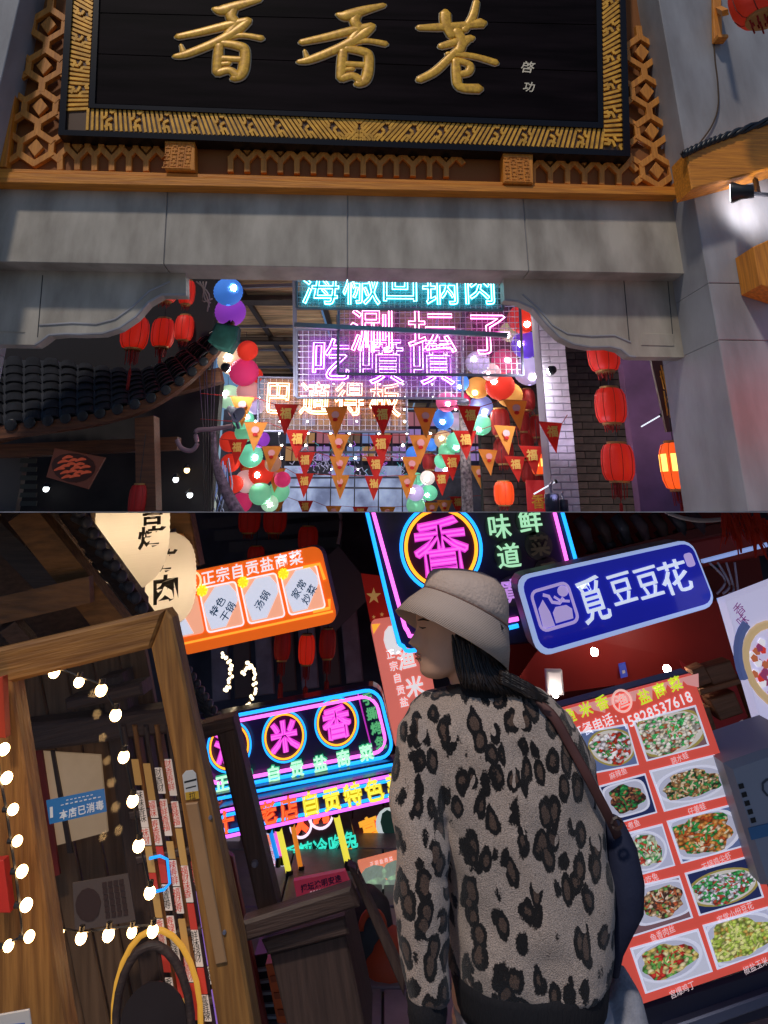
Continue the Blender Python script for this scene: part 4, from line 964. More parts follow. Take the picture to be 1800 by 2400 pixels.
# bulbs
BL = [(127, 1576), (185, 1599), (237, 1618), (271, 1676), (48, 1642), (67, 1772), (290, 1774), (311, 1877), (87, 1906), (325, 1982), (109, 2043), (351, 2092), (136, 2188), (190, 2198), (254, 2191), (309, 2185), (358, 2182)]
FL = [(9, 1756), (16, 1823), (31, 1897), (41, 1971), (52, 2042), (62, 2121), (69, 2195), (20, 2217)]
bulb_g = glow('warm_bulb', (1, .58, .23), 26)
for lst, Y, nm in ((BL, 1.85, 'string of warm globe bulbs hanging behind the door glass'), (FL, 1.45, 'string of warm globe bulbs running down the hinge stile')):
    t = thing('string_lights', nm, 'string lights')
    s = sorted(lst, key=lambda p: p[1]) if Y < 1.6 else lst
    if Y < 1.6: part('cable', MB().tube([at(x - 16, y, Y) for x, y in s], .0025, 4), black, t)
    else:
        for run in (lst[:4], [lst[4], lst[5], lst[8], lst[10]], [lst[3], lst[6], lst[7], lst[9], lst[11]], lst[12:]): part('cable', MB().tube([at(x, y - 14, Y) for x, y in run], .0022, 4), black, t)
    for x, y in lst:
        r = rnd.uniform(10.5, 13.5) * pxm(y, Y); p = at(x, y, Y)
        b = part('bulb', MB().ball(p, r, 14, 9), bulb_g, t, True)
        part('socket', MB().tube([p + Vector((-r, 0, 0)) if Y < 1.6 else p + Vector((0, 0, r * .9)), p + (Vector((-r * 2.1, 0, 0)) if Y < 1.6 else Vector((0, 0, r * 1.8)))], r * .55, 8), black, b)
for x, y, w, h, lab, c in ((8, 2080, 30, 120, 'bright red strip of card at the left edge by the bulbs', (.55, .03, .02)), (6, 1660, 14, 140, 'orange red strip at the upper left edge beside the door', (.5, .05, .015))):
    q = Quad((x - w, y - h / 2), (x, y - h / 2 - 4), (x + w * .5, y + h / 2), (x - w, y + h / 2), 1.58); t = solo('red_card', lab, 'card', MB().bevprism(q.rr(0, 0, 1, 1), -.02, 0, .001), mat('card_' + lab[:6], c, .6), q.m)
q = Quad((-20, 2382), (68, 2366), (78, 2440), (-20, 2440), 1.5)
t = thing('white_notice', 'white notice with blue printing in the bottom left corner', 'notice', q.m)
part('sheet', MB().bevprism(q.rr(0, 0, 1, 1), -.003, 0, .001), mat('notice_w', (.6, .58, .55), .6), t); part('blue_print', MB().prism(q.rr(.2, .35, .85, .6), 0, .001), mat('notice_b', (.05, .12, .4), .6), t)

# ---- eave of the small house above the door
ev = thing('shop_eave', 'dark timber eave with rolled grey tiles above the wooden door', 'eave')
def tim(nm, a, b, Y0, Y1, w, m): part(nm, MB().bar(at(*a, Y0), at(*b, Y1), w, w * .8, (0, 1, 0)), m, ev)
warm_d = wood('eave_brown', (.22, .10, .03), (.11, .05, .015), 'x', 6)
tim('rafter', (55, 1195), (290, 1490), 2.3, 2.5, .085, warm_d); tim('purlin', (-40, 1440), (215, 1380), 2.3, 2.35, .075, warm_d); tim('rafter', (-60, 1190), (130, 1380), 2.6, 2.6, .07, drk_x)
tim('rafter', (160, 1190), (330, 1420), 2.45, 2.75, .06, drk_x); tim('purlin', (120, 1700), (330, 1560), 2.9, 3.2, .06, drk_x); tim('rafter', (20, 1460), (110, 1560), 2.3, 2.4, .05, drk_x)
mb = MB(); mb.loft([[at(-80, 1180, 2.7), at(190, 1180, 2.9), at(190, 1180, 3.0), at(-80, 1180, 2.8)], [at(-80, 1560, 2.9), at(395, 1480, 3.2), at(395, 1480, 3.3), at(-80, 1560, 3.0)]]); part('soffit_boards', mb, drk_x, ev)
tl_m = mat('wet_tile', (.06, .065, .085), .35, var=.3, vscale=14, bump=.3)
for run, n, Y0, Y1 in (([(186, 1200), (350, 1452)], 11, 2.35, 2.75), ([(432, 1555), (520, 1695)], 10, 3.0, 3.4)):
    for i in range(n):
        f = i / (n - 1); x = run[0][0] + (run[1][0] - run[0][0]) * f; y = run[0][1] + (run[1][1] - run[0][1]) * f; Y = Y0 + (Y1 - Y0) * f; u = pxm(y, Y)
        p = at(x, y, Y); s = 1.0 if n == 11 else .65
        L = at(x - 60 * s, y - 30 * s, Y + .15)
        part('barrel_tile', MB().tube([p, p.lerp(L, .5), L], [11 * s * u, 11 * s * u, 10 * s * u], 9), tl_m, ev, True)
        part('tile_disc', MB().lathe([(12 * s * u, -.004), (13.5 * s * u, .0), (13 * s * u, .008), (6 * s * u, .012)], 12, p, (.7, -.6, .2)), tl_m, ev, True)
# ---- paper lanterns
paper = mat('cream_lantern_paper', (.90, .82, .70), .7, emit=.12, ecol=(1, .62, .30), bump=.25, bscale=6, stretch=(1, 1, 30), thin=.55)
def paper_lantern(px, y0, y1, rx, Y, label, text, tpx):
    u = pxm((y0 + y1) / 2, Y); c = at(px, (y0 + y1) / 2, Y); h = (y1 - y0) / 2 * u; r = rx * u
    t = thing('paper_lantern', label, 'lantern', T(c) @ Matrix.Rotation(-.10, 4, 'Y'), 'cream paper lanterns')
    n = 40; pr = []
    for i in range(n + 1):
        z = -1 + 2 * i / n; pr.append((r * max(.34, (1 - abs(z) ** 3.2) ** .5) * (1 + .016 * (i % 2)), z * h))
    part('paper_body', MB().lathe(pr, 36, cap=False), paper, t, True)
    part('inner_bulb', MB().ball((0, 0, -h * .1), r * .22, 12, 8), glow('lantern_bulb', (1, .80, .56), 36), t, True)
    for z in (-h, h):
        part('black_hoop', MB().lathe([(r * .33, z - h * .06), (r * .36, z - h * .06), (r * .36, z + h * .06), (r * .33, z + h * .06)], 24, cap=False), black, t, True)
    for i, (ch, tx, ty, s) in enumerate(text):
        mb = MB(); P = at(tx, ty, Y) - c; P = Matrix.Rotation(.10, 3, 'Y') @ P
        vs, fs = glyph(ch, False, .03, 2); k = s * u; B = len(mb.v)
        for gx, gy in vs:
            X, Z = P.x + gx * k, P.z + gy * k * 1.05; rr = r * 1.022 * max(.34, (1 - min(.99, abs(Z / h)) ** 3.2) ** .5)
            yy = -math.sqrt(max(1e-5, rr * rr - min(X * X, rr * rr * .97))); mb.v.append((X, yy - .002, Z))
        for f in fs: mb.face(f)
        part('brush_character', mb, mat('sumi_ink', (.05, .04, .02), .7), t)
paper_lantern(312, 1090, 1368, 82, 2.9, 'nearer cream paper lantern cut by the walkway above', [('烤', 372, 1258, 46), ('吉', 374, 1208, 40)], 0)
paper_lantern(385, 1255, 1462, 72, 3.3, 'farther cream paper lantern with large black characters', [('烤', 406, 1312, 50), ('肉', 408, 1374, 58)], 0)
t = thing('wooden_bracket', 'brown carved wooden bracket behind the farther paper lantern', 'bracket')
pl_ = Plane(3.5)
t.matrix_world = pl_.m
part('upright', MB().bevprism(pl_.pl([(384, 1190), (442, 1190), (468, 1325), (450, 1330), (426, 1260), (388, 1262)]), -.1, 0, .006), warm_d, t)
part('arm', MB().bevprism(pl_.pl([(386, 1252), (426, 1250), (446, 1310), (440, 1320), (410, 1285)], .03), -.08, .03, .006), camphor_y, t)
# hanging cream cloth behind the nearer lantern
q = Quad((205, 1185), (232, 1185), (252, 1300), (240, 1300), 3.0)
solo('orange_edged_cloth', 'narrow cream cloth strip with orange edge beside the roof tiles', 'cloth', MB().bevprism(q.rr(0, 0, 1, 1), -.01, 0, .003), mat('cream_cloth', (.55, .42, .32), .8, var=.1), q.m)

# ---------------------------------------------------------------- signs
def em(nm, c, s=.8): return mat('print_' + nm, c, .45, emit=s, ecol=c)
# orange lightbox
q = Quad((382, 1352), (752, 1276), (794, 1458), (418, 1540), 4.4)
t = thing('orange_lightbox', 'glowing orange lightbox sign with three white menu cards', 'sign', q.m)
part('box', MB().bevprism(q.rr(0, 0, 1, 1, .06), -.22, -.012, .01), mat('box_grey', (.12, .11, .13), .5), t)
fc = part('face', MB().prism(q.rr(.004, .006, .996, .994, .055), -.012, .0), em('orange', (.95, .15, .010), .66), t)
part('gold_band', MB().prism(q.rr(.02, .13, .98, .155), .0, .003), em('gold', (1, .45, .04), .9), fc)
mb = MB(); a = q.st(.55, .885); mb.text('正宗自贡盐商菜', *a, q.Hh * .19, .006, adv=1.06, bold=.015); part('lettering', mb, em('white', (.9, .92, 1), .85), fc)
mb = MB(); a = q.st(.165, .865); mb.tube([(a[0] + q.Hh * .13 * math.cos(g * .35), a[1] + q.Hh * .13 * math.sin(g * .35), .006) for g in range(18)], .006, 5, True); mb.text('渔', *a, q.Hh * .15, .006, bold=.02); part('round_seal', mb, em('sealgold', (1, .75, .4), 1.0), fc)
for i, tx in enumerate((('特色', '干锅'), ('汤锅', ''), ('家常', '炒菜'))):
    a0 = .20 + i * .255
    s0 = part('card', MB().prism(q.rr(a0, .20, a0 + .235, .77, .02), .003, .005), em('card_red', (.95, .42, .26), .85), fc)
    part('card_border', MB().tube([Vector((*p, .006)) for p in q.rr(a0 + .004, .21, a0 + .231, .76, .02)], .004, 4, True), em('white', 0), s0)
    w = [(a0 + .014, .42), (a0 + .03, .24), (a0 + .12, .24), (a0 + .222, .52), (a0 + .222, .62), (a0 + .19, .74), (a0 + .10, .74), (a0 + .014, .56)]
    part('white_panel', MB().prism([q.st(*p) for p in w], .005, .0075), em('cardwhite', (.80, .84, 1), .72), s0)
    mb = MB(); an = math.radians(46)
    for j, line in enumerate(tx):
        if line: x, y = q.st(a0 + (.095 + .055 * j if tx[1] else .115), .50 - .09 * j if tx[1] else .46); mb.text(line, x, y, q.Hh * .125, .009, an, adv=1.02, bold=.015)
    part('blue_lettering', mb, mat('print_navy', (.03, .12, .25), .5, emit=.12, ecol=(.05, .2, .4)), s0)
    c = q.st(a0 + .022, .73); mb = MB()
    for g in range(7): an2 = g * .9; mb.tube([Vector((*c, .011)), Vector((c[0] + .03 * math.cos(an2), c[1] + .03 * math.sin(an2), .011))], [.012, .009], 6)
    part('flower', mb, em('flower', (1, .75, .02), 1.0), s0)
part('corner_scroll', MB().tube([Vector((*q.st(*p), .006)) for p in ((.86, .76), (.965, .76), (.975, .55))], .009, 5), em('gold', 0), fc)
part('corner_scroll', MB().tube([Vector((*q.st(*p), .006)) for p in ((.975, .3), (.965, .19), (.86, .19))], .009, 5), em('gold', 0), fc)
part('left_card', MB().prism(q.rr(.02, .22, .185, .70, .02), .003, .005), em('card_red', 0), fc)
part('left_card_white', MB().prism([q.st(*p) for p in ((.03, .24), (.12, .24), (.06, .6), (.03, .66))], .005, .0075), em('cardwhite', 0), fc)

def neon_ring(t, c, rad, Y, w, cols, sx=1.0):
    for k, (cc, rr) in enumerate(cols):
        part('neon_ring', MB().tube([(c[0] + rad * rr * math.cos(g * math.pi / 24), c[1] + rad * rr * math.sin(g * math.pi / 24), w) for g in range(48)], rad * .042, 6, True), neon_m(cc, 2.0)[1], t, True)
def neon_rect(t, q, cols, ins, w=.03, r=.014, rad=.07, sides=None):
    for cc, i in zip(cols, ins):
        P = [Vector((*p, w)) for p in q.rr(i / q.W, i / q.Hh, 1 - i / q.W, 1 - i / q.Hh, rad, 5)]
        part('neon_border', MB().tube(P, r, 6, True), neon_m(cc, 2.0)[1], t, True)
navy = mat('navy_acrylic', (.012, .012, .05), .3, coat=.3)
plum = mat('plum_disc', (.05, .006, .045), .35)
def word(t, s, cx, cy, size, w, ang, c, r, sx=1.0, adv=1.1, bold=.015):
    n = len(s)
    for i, ch in enumerate(s):
        o = (i - (n - 1) / 2) * adv * size * sx
        neon_char(ch, cx + o * math.cos(ang), cy + o * math.sin(ang), size * sx, size, w, r, neon_m(c, 1.1, .7), t, ang, bold)
# lower neon sign (three discs)
q = Quad((440, 1690), (890, 1604), (930, 1770), (478, 1858), 4.2)
t = thing('disc_neon_sign', 'navy neon sign with three ringed pink characters above the yellow and red strip', 'neon sign', q.m)
part('board', MB().bevprism(q.rr(0, 0, 1, 1, .06), -.12, 0, .01), navy, t)
neon_rect(t, q, ('blue', 'pink'), (.010, .036), r=.008)
for i, ch in enumerate('渔米香'):
    px, py = ((540, 1745), (668, 1722), (790, 1690))[i]; c = q.p(px, py); R = 50 * pxm(py, 4.2)
    part('disc', MB().prism([(c[0] + R * .9 * math.cos(g * .2618), c[1] + R * .9 * math.sin(g * .2618)) for g in range(24)], 0, .01), plum, t)
    neon_ring(t, c, R, 4.2, .03, (('blue', 1.0), ('orange', .88)))
    neon_char(ch, *c, R * 1.35, R * 1.35, .03, .0055, neon_m('pink', 1.1, .8), t, .0, .03)
x, y = q.p(728, 1788); word(t, '自贡盐商菜', *q.p(752, 1784), .072, .03, 0, 'green', .0045, 1.0, 1.66, .03)
word(t, '正宗', *q.p(552, 1824), .072, .03, 0, 'green', .0045, 1.0, 1.66, .03)
for i, ch in enumerate('手撕烤兔'): c = q.p(862 + 10 * i, 1634 + 34 * i); neon_char(ch, *c, .058, .058, .03, .003, [glow('dimgreen_s', (.02, .2, .08), .6), glow('dimgreen', (.12, .5, .2), .8)], t, 0, .02)
part('divider_tube', MB().tube([q.p3(838, 1622, .02), q.p3(880, 1790, .02)], .004, 5), neon_m('pink', 1.0, .5)[0], t)
# strip sign
q = Quad((498, 1898), (940, 1806), (952, 1862), (512, 1962), 4.0)
t = thing('strip_neon_sign', 'long low neon strip sign with red and yellow characters', 'neon sign', q.m)
part('board', MB().bevprism(q.rr(0, 0, 1, 1, .04), -.1, 0, .008), navy, t)
neon_rect(t, q, ('violet', 'blue'), (.004, .022), r=.007, rad=.045)
for i, ch in enumerate('十年老店自贡特色菜'):
    px = 532 + i * 49.3; py = 1920 - i * 10.6; c = q.p(px, py)
    neon_char(ch, *c, .088, .098, .03, .0042, neon_m('red' if i < 4 else 'yellow', 1.1, .7), t, .0, .02)
# upper rail between
q = Quad((484, 1868), (928, 1782), (934, 1806), (490, 1896), 4.12)
t = thing('sign_header_rail', 'dark rail with dim red lettering between the two neon signs', 'rail', q.m)
part('board', MB().bevprism(q.rr(0, 0, 1, 1), -.1, 0, .004), navy, t)
part('blue_tube', MB().tube([Vector((*q.st(.02, .85), .03)), Vector((*q.st(.98, .85), .03))], .007, 6), neon_m('blue', 2.0)[1], t)
mb = MB(); 
for s, x in (('乐', .07), ('山', .2), ('味', .24)): part('dim_lettering', MB().text(s, *q.st(x, .3), .06, .004, bold=.03), mat('dimred', (.4, .06, .05), .5, emit=.35, ecol=(.8, .12, .08)), t)
part('maroon_tab', MB().prism(q.rr(.46, .0, .66, .55), 0, .006), mat('maroon_tab', (.16, .01, .03), .5, emit=.08, ecol=(.5, .03, .08)), t)
# upper big neon sign
q = Quad((790, 1000), (1268, 1000), (1392, 1500), (930, 1560), 4.7)
t = thing('tall_neon_sign', 'tall navy neon sign with a ringed pink character behind the bucket hat', 'neon sign', q.m)
part('board', MB().bevprism(q.pl([(812, 1050), (1292, 1060), (1378, 1430), (1340, 1500), (990, 1530), (930, 1510)]), -.16, 0, .01), navy, t)
for cc, P in (('blue', [(858, 1190), (925, 1470), (945, 1515), (985, 1522), (1215, 1466)]), ('pink', [(872, 1190), (937, 1425), (955, 1478), (990, 1490), (1215, 1450)]), ('pink', [(1297, 1190), (1330, 1320), (1350, 1400)]), ('blue', [(1315, 1190), (1352, 1322), (1372, 1400)])):
    part('neon_border', MB().tube(smooth([q.p3(a, b, .03) for a, b in P], 4), .012, 6), neon_m(cc, 2.0)[1], t, True)
c = q.p(1033, 1282); R = 93 * pxm(1282, 4.7)
part('disc', MB().prism([(c[0] + R * .9 * math.cos(g * .2618), c[1] + R * .9 * math.sin(g * .2618)) for g in range(24)], 0, .01), plum, t)
neon_ring(t, c, R, 4.7, .03, (('blue', 1.0), ('orange', .88)))
neon_char('香', *c, R * 1.42, R * 1.42, .03, .0085, neon_m('pink', 1.1, .8), t, .05, .035)
for ch, px, py, cc in (('味', 1168, 1234, 'green'), ('鲜', 1240, 1220, 'green'), ('道', 1190, 1302, 'green'), ('寬', 1200, 1385, 'purple')):
    c = q.p(px, py); u = pxm(py, 4.7)
    part('lamp_disc', MB().prism([(c[0] + 32 * u * math.cos(g * .314), c[1] + 32 * u * math.sin(g * .314)) for g in range(20)], 0, .012), mat('disc_dark', (.02, .025, .03), .4), t)
    mb = MB(); mb.text(ch, *c, 56 * u, .02, .03, bold=.014, thick=.02); part('lit_character', mb, glow('char_' + cc, NEON[cc][1] if cc == 'green' else (.6, .3, .85), .75), t)
for ch, px, py in (('菜', 1262, 1278), ('香', 1285, 1340)):
    c = q.p(px, py); u = pxm(py, 4.7)
    part('lamp_disc', MB().prism([(c[0] + 32 * u * math.cos(g * .314), c[1] + 32 * u * math.sin(g * .314)) for g in range(20)], 0, .012), mat('disc_grey', (.05, .05, .055), .5), t)
    mb = MB(); mb.text(ch, *c, 46 * u, .02, .03, bold=.03, thick=.02); part('unlit_character', mb, mat('unlit', (.16, .14, .1), .6), t)
# blue lightbox
q = Quad((1206, 1352), (1622, 1262), (1684, 1420), (1262, 1544), 3.6)
t = thing('blue_lightbox', 'deep blue lightbox sign with four white characters and a pale seal', 'sign', q.m)
part('box', MB().bevprism(q.rr(0, 0, 1, 1, .06), -.2, -.02, .01), mat('box_navy', (.03, .03, .09), .4), t)
part('white_rim', MB().bevprism(q.rr(.002, .004, .998, .996, .06), -.02, -.004, .006), mat('rim_glow', (.5, .6, .95), .4, emit=.55, ecol=(.45, .6, 1)), t)
blue_face = mat('blue_face', (.01, .016, .34), .16, coat=.6, emit=.6, ecol=(.006, .010, .34))
fc = part('face', MB().prism(q.rr(.028, .07, .985, .95, .05), -.004, .002), blue_face, t)
mw = em('sign_white', (.72, .80, .98), .75)
for ch, px, py, w, h in (('覓', 1388, 1405, 68, 100), ('豆', 1456, 1378, 60, 74), ('豆', 1518, 1364, 60, 74), ('花', 1580, 1352, 72, 74)):
    c = q.p(px, py); u = pxm(py, 3.6); mb = MB(); mb.text(ch, *c, h * u * 1.02, .002, .0, w / h * 1.02, bold=.008, thick=.012); part('raised_character', mb, mw, fc)
lg = mat('seal_lilac', (.55, .42, .75), .5, emit=.6, ecol=(.5, .40, .80))
u = pxm(1420, 3.6); c = q.p(1299, 1421)
def rrect(cx, cy, w, h, r, n=4):
    o = []
    for sx, sy, a in ((1, -1, -90), (1, 1, 0), (-1, 1, 90), (-1, -1, 180)):
        for k in range(n + 1): g = math.radians(a + 90 * k / n); o.append((cx + sx * (w / 2 - r) + r * math.cos(g), cy + sy * (h / 2 - r) + r * math.sin(g)))
    return o
P = rrect(c[0], c[1], 90 * u, 84 * u, 14 * u)
sl = part('seal_border', MB().tube([Vector((*p, .008)) for p in P], 3.6 * u, 5, True), lg, fc)
mb = MB(); mb.prism([(c[0] + a * u, c[1] + b * u) for a, b in ((-40, -38), (-12, -38), (-14, -8), (-22, 20), (-38, 4))], .002, .007)
mb.prism([(c[0] + a * u, c[1] + b * u) for a, b in ((-8, -34), (34, -34), (38, -14), (28, -4), (2, -2), (-8, -12))], .002, .008)
mb.prism([(c[0] + 30 * u + 13 * u * math.cos(g * .52), c[1] + 26 * u + 12 * u * math.sin(g * .52)) for g in range(12)], .002, .007)
mb.tube([(c[0] + a * u, c[1] + b * u, .006) for a, b in ((-18, 30), (-6, 24), (-2, 10), (14, 4), (26, 12))], 4 * u, 5); mb.tube([(c[0] + a * u, c[1] + b * u, .006) for a, b in ((6, 20), (18, 8), (38, 2))], 3 * u, 5)
part('seal_figure', mb, lg, sl)
c = q.p(1615, 1312); mb = MB(); mb.prism(rrect(*c, 20 * u, 30 * u, 6 * u), .002, .007); part('small_tab', mb, lg, fc)
# pink menu column behind the hat
q = Quad((866, 1458), (985, 1440), (1040, 1730), (928, 1760), 5.2)
t = thing('pink_menu_column', 'pale red vertical menu sign half hidden behind the woman', 'sign', q.m)
part('panel', MB().bevprism(q.rr(0, 0, 1, 1, .04), -.1, 0, .008), em('salmon', (.85, .20, .16), .62), t)
mb = MB()
for i, ch in enumerate('渔米香'): mb.text(ch, *q.p(952 + 20 * i, 1545 + 64 * i), .12, .004, .0, bold=.03)
for i, ch in enumerate('正宗自贡盐'): mb.text(ch, *q.p(915 + 8 * i, 1533 + 28 * i), .058, .004, bold=.015)
mb.prism([(q.p(922, 1500)[0] + .065 * math.cos(g * .6), q.p(922, 1500)[1] + .09 * math.sin(g * .6)) for g in range(10)], .0, .004)
part('white_lettering', mb, em('white2', (.85, .82, .86), .8), t)
part('gold_corner', MB().prism([q.st(.03, .98), q.st(.03, .90), q.st(.2, .975)], 0, .003), em('gold', 0), t)
# flag
q = Quad((846, 1344), (896, 1350), (915, 1450), (868, 1458), 5.4)
t = thing('red_star_flag', 'small red flag with gold stars left of the tall neon sign', 'flag', q.m)
part('cloth', MB().bevprism(q.rr(0, 0, 1, 1), -.012, 0, .002), mat('flag_red', (.4, .02, .02), .7, emit=.10, ecol=(.8, .03, .02), bump=.3, bscale=10), t)  # slight emission puts sign light into the cloth and stars
mb = MB()
def star(c, r): mb.prism([(c[0] + (r if k % 2 == 0 else r * .4) * math.cos(math.pi / 2 + k * math.pi / 5), c[1] + (r if k % 2 == 0 else r * .4) * math.sin(math.pi / 2 + k * math.pi / 5)) for k in range(10)], 0, .004)
star(q.p(876, 1397), .055); star(q.p(876, 1446), .014); star(q.p(895, 1440), .016)
part('gold_star', mb, mat('star_gold', (.7, .42, .12), .6, emit=.2, ecol=(1, .6, .2)), t)

# ---------------------------------------------------------------- clutter below the signs, middle distance
def board(nm, label, cat, c4, Y, face, th=.03, group=None):
    q = Quad(*c4, Y); t = thing(nm, label, cat, q.m, group); part('panel', MB().bevprism(q.rr(0, 0, 1, 1), -th, 0, .003), face, t); return q, t
q, t = board('vertical_menu', 'white vertical menu strip right of the dark post', 'menu', [(610, 1962), (640, 1952), (704, 2120), (660, 2132)], 4.6, em('menuwhite', (.72, .68, .85), .75))
mb = MB()
for i in range(12): mb.text(rnd.choice('菜鱼肉面汤饭虾'), *q.st(.5, .95 - i * .08), q.W * .5, .002)
part('print', mb, mat('menu_pink', (.6, .25, .35), .5, emit=.4, ecol=(.8, .35, .5)), t)
part('orange_header', MB().prism(q.rr(0, .86, 1, 1), 0, .002), em('hdr', (.8, .35, .15), .6), t)
q, t = board('neon_window', 'dim shop window panel with ringed red emblem and teal lettering', 'sign', [(700, 1912), (812, 1888), (850, 2040), (728, 2062)], 4.8, mat('win_dark', (.05, .03, .04), .3))
for px, py, R in ((752, 1904, 28), (706, 1930, 24)):
    c = q.p(px, py); r = R * pxm(py, 4.8)
    part('neon_ring', MB().tube([(c[0] + r * math.cos(g * .2618), c[1] + r * math.sin(g * .2618), .02) for g in range(24)], .007, 5, True), neon_m('purple', 1.1)[1], t, True)
    neon_char('内' if R > 25 else '人', *c, r * 1.25, r * 1.25, .02, .006, neon_m('red', 1.0), t, 0, .03)
for s, px, py, sz, cc in (('香辣冷吃兔', 752, 1984, .085, 'teal'), ('家常川菜', 756, 2022, .09, 'orange'), ('美', 780, 2040, .08, 'green')):
    mb = MB(); mb.text(s, *q.p(px, py), sz, .004, 0.0, bold=.015, thick=.01); part('lit_lettering', mb, glow('w' + cc, NEON[cc][1], .8), t)
for (a, b, Y, c, r, lab) in (((786, 1902), (816, 2026), 4.5, 'yellow', .018, 'thick yellow neon tube right of the shop window'), ((652, 1935), (678, 2050), 4.5, 'yellow', .016, 'yellow neon tube right of the vertical menu'), ((632, 1940), (652, 2020), 4.5, 'blue', .012, 'blue neon tube beside the vertical menu'), ((642, 1940), (662, 2016), 4.52, 'pink', .009, 'thin pink neon tube beside the vertical menu'), ((684, 1925), (706, 2040), 4.55, 'orange', .013, 'orange neon tube left of the shop window')):
    tt = thing('neon_tube', lab, 'neon tube'); part('tube', MB().tube([at(*a, Y), at(*b, Y)], r, 6), glow('tube_' + c, NEON[c][1] if c != 'orange' else (.75, .22, .02), .8), tt, True)
    for e in (a, b): part('end_cap', MB().tube([at(*e, Y) + Vector((0, 0, -.02)), at(*e, Y) + Vector((0, 0, .02))], r * 1.3, 6), black, tt)
q, t = board('maroon_sign', 'small maroon sign with dark lettering above the wooden stand', 'sign', [(688, 2066), (808, 2042), (824, 2082), (696, 2112)], 3.6, mat('maroon', (.22, .015, .04), .5, emit=.28, ecol=(.5, .04, .09)))  # emission brightens the board, which is no lamp
mb = MB(); mb.text('把坛涂明安逸', *q.st(.5, .62), q.Hh * .42, .002, adv=1.05, bold=.03); part('lettering', mb, mat('ltr_blue', (.03, .02, .10), .5), t)
mb = MB()
for i in range(9): mb.box(*q.st(.26 + i * .055, .22), 0, *q.st(.30 + i * .055, .34), .002)
part('small_print', mb, mat('ltr_pink', (.7, .45, .5), .5, emit=.3, ecol=(.8, .5, .55)), t)
q, t = board('far_menu', 'far pink menu sheet left of the bright red bordered menu', 'menu', [(812, 1990), (862, 1974), (880, 2050), (838, 2062)], 5.4, em('far_pink', (.72, .5, .62), .6)); mb = MB()
for i in range(4):
    for j in range(3): mb.text(rnd.choice('菜鱼肉面汤饭虾'), *q.st(.2 + .2 * i, .25 + .25 * j), q.W * .16, .002)
part('print', mb, mat('menu_pink', 0), t)
q, t = board('far_red_menu', 'red bordered picture menu left of the leopard jacket sleeve', 'menu', [(838, 2022), (945, 1994), (960, 2082), (858, 2100)], 4.4, em('far_red', (.85, .25, .14), .7))
for i in range(2):
    for j in range(2):
        s = part('picture', MB().prism(q.rr(.06 + i * .48, .05 + j * .36, .5 + i * .46, .36 + j * .36, .02), 0, .003), em('far_white', (.72, .76, .9), .75), t)
        mb = MB(); c = q.st(.27 + i * .48, .2 + j * .36); mb.prism([(c[0] + .07 * math.cos(g * .7), c[1] + .04 * math.sin(g * .7)) for g in range(9)], .003, .005); part('dish', mb, mat('far_dish', (.3, .4, .3), .5, emit=.4, ecol=(.4, .5, .4), var=.5, vscale=40), s)
mb = MB(); mb.text('正宗盐商菜', *q.st(.5, .87), q.Hh * .14, .003, adv=1.2); part('lettering', mb, em('white2', 0), t)
q, t = board('red_gold_sign', 'red sign with gold letters and round white emblem behind the sleeve', 'sign', [(848, 1928), (940, 1898), (946, 1944), (858, 1970)], 5.0, em('rg_red', (.75, .06, .02), .55))
mb = MB(); mb.text('富', *q.p(866, 1942), .12, .003, bold=.03); part('gold_letter', mb, em('gold', 0), t)
c = q.p(912, 1930); mb = MB(); mb.prism([(c[0] + .08 * math.cos(g * .4), c[1] + .08 * math.sin(g * .4)) for g in range(16)], 0, .004); mb.k = 1; mb.prism([(c[0] + .05 * math.cos(g * .7), c[1] + .07 * math.sin(g * .7)) for g in range(9)], .004, .006); part('round_emblem', mb, [em('emb', (.75, .85, .85), .6), mat('emb_leaf', (.05, .25, .18), .5)], t)
red_lantern(826, 1956, 13, 15, 5.2, 'tiny red lantern left of the red and gold sign', red_paper, .1)
# background lanterns and facade
for i, (x, y, rx, ry, lab) in enumerate(((585, 1216, 26, 30, 'dim red lantern at the walkway, left of a pair'), (645, 1216, 28, 30, 'dim red lantern at the walkway, right of a pair'), (722, 1262, 24, 26, 'faint red lantern right of and below the pair'), (600, 1300, 20, 18, 'faint red lantern just above the orange lightbox'),
                                         (662, 1512, 20, 30, 'left one of three dim lanterns under the orange lightbox'), (719, 1522, 20, 30, 'middle one of three dim lanterns under the orange lightbox'), (768, 1508, 20, 30, 'right one of three dim lanterns under the orange lightbox'))):
    red_lantern(x, y, rx, ry, 5.6 if i < 4 else 5.0, lab, red_dim if i != 5 else red_paper, .2, tassel=.25 if i > 3 else 0, group='dim lanterns of the lower street')
fac = thing('dark_facade', 'dark timber shop front behind the neon signs', 'building')
part('wall', MB().box(-9, 7.6, 0, 9, 7.9, H), mat('facade_dark', (.09, .085, .15), .8, var=.4, vscale=2), fac)
for i in range(7):
    x = 500 + i * 52
    part('wall_panel', MB().bevprism([(at(x, 1600, 6.6).x, 0), (at(x + 40, 1600, 6.6).x, 0), (at(x + 40, 1600, 6.6).x, .9), (at(x, 1600, 6.6).x, .9)], 0, .04, .01), (mat('panel_lilac', (.34, .30, .42), .7, var=.2), mat('panel_brown', (.17, .13, .14), .7))[i % 2], fac, m=T((0, 6.6, H - 1.3)) @ Matrix.Rotation(math.pi / 2, 4, 'X') @ Matrix.Rotation(.12, 4, 'Z'))
for i in range(5): part('eave_slat', MB().bar(at(470 + i * 34, 1230 + i * 26, 6.8), at(800, 1190 + i * 40, 6.8), .09, .05, (0, 1, 0)), mat('slat_slate', (.10, .11, .15), .7), fac)
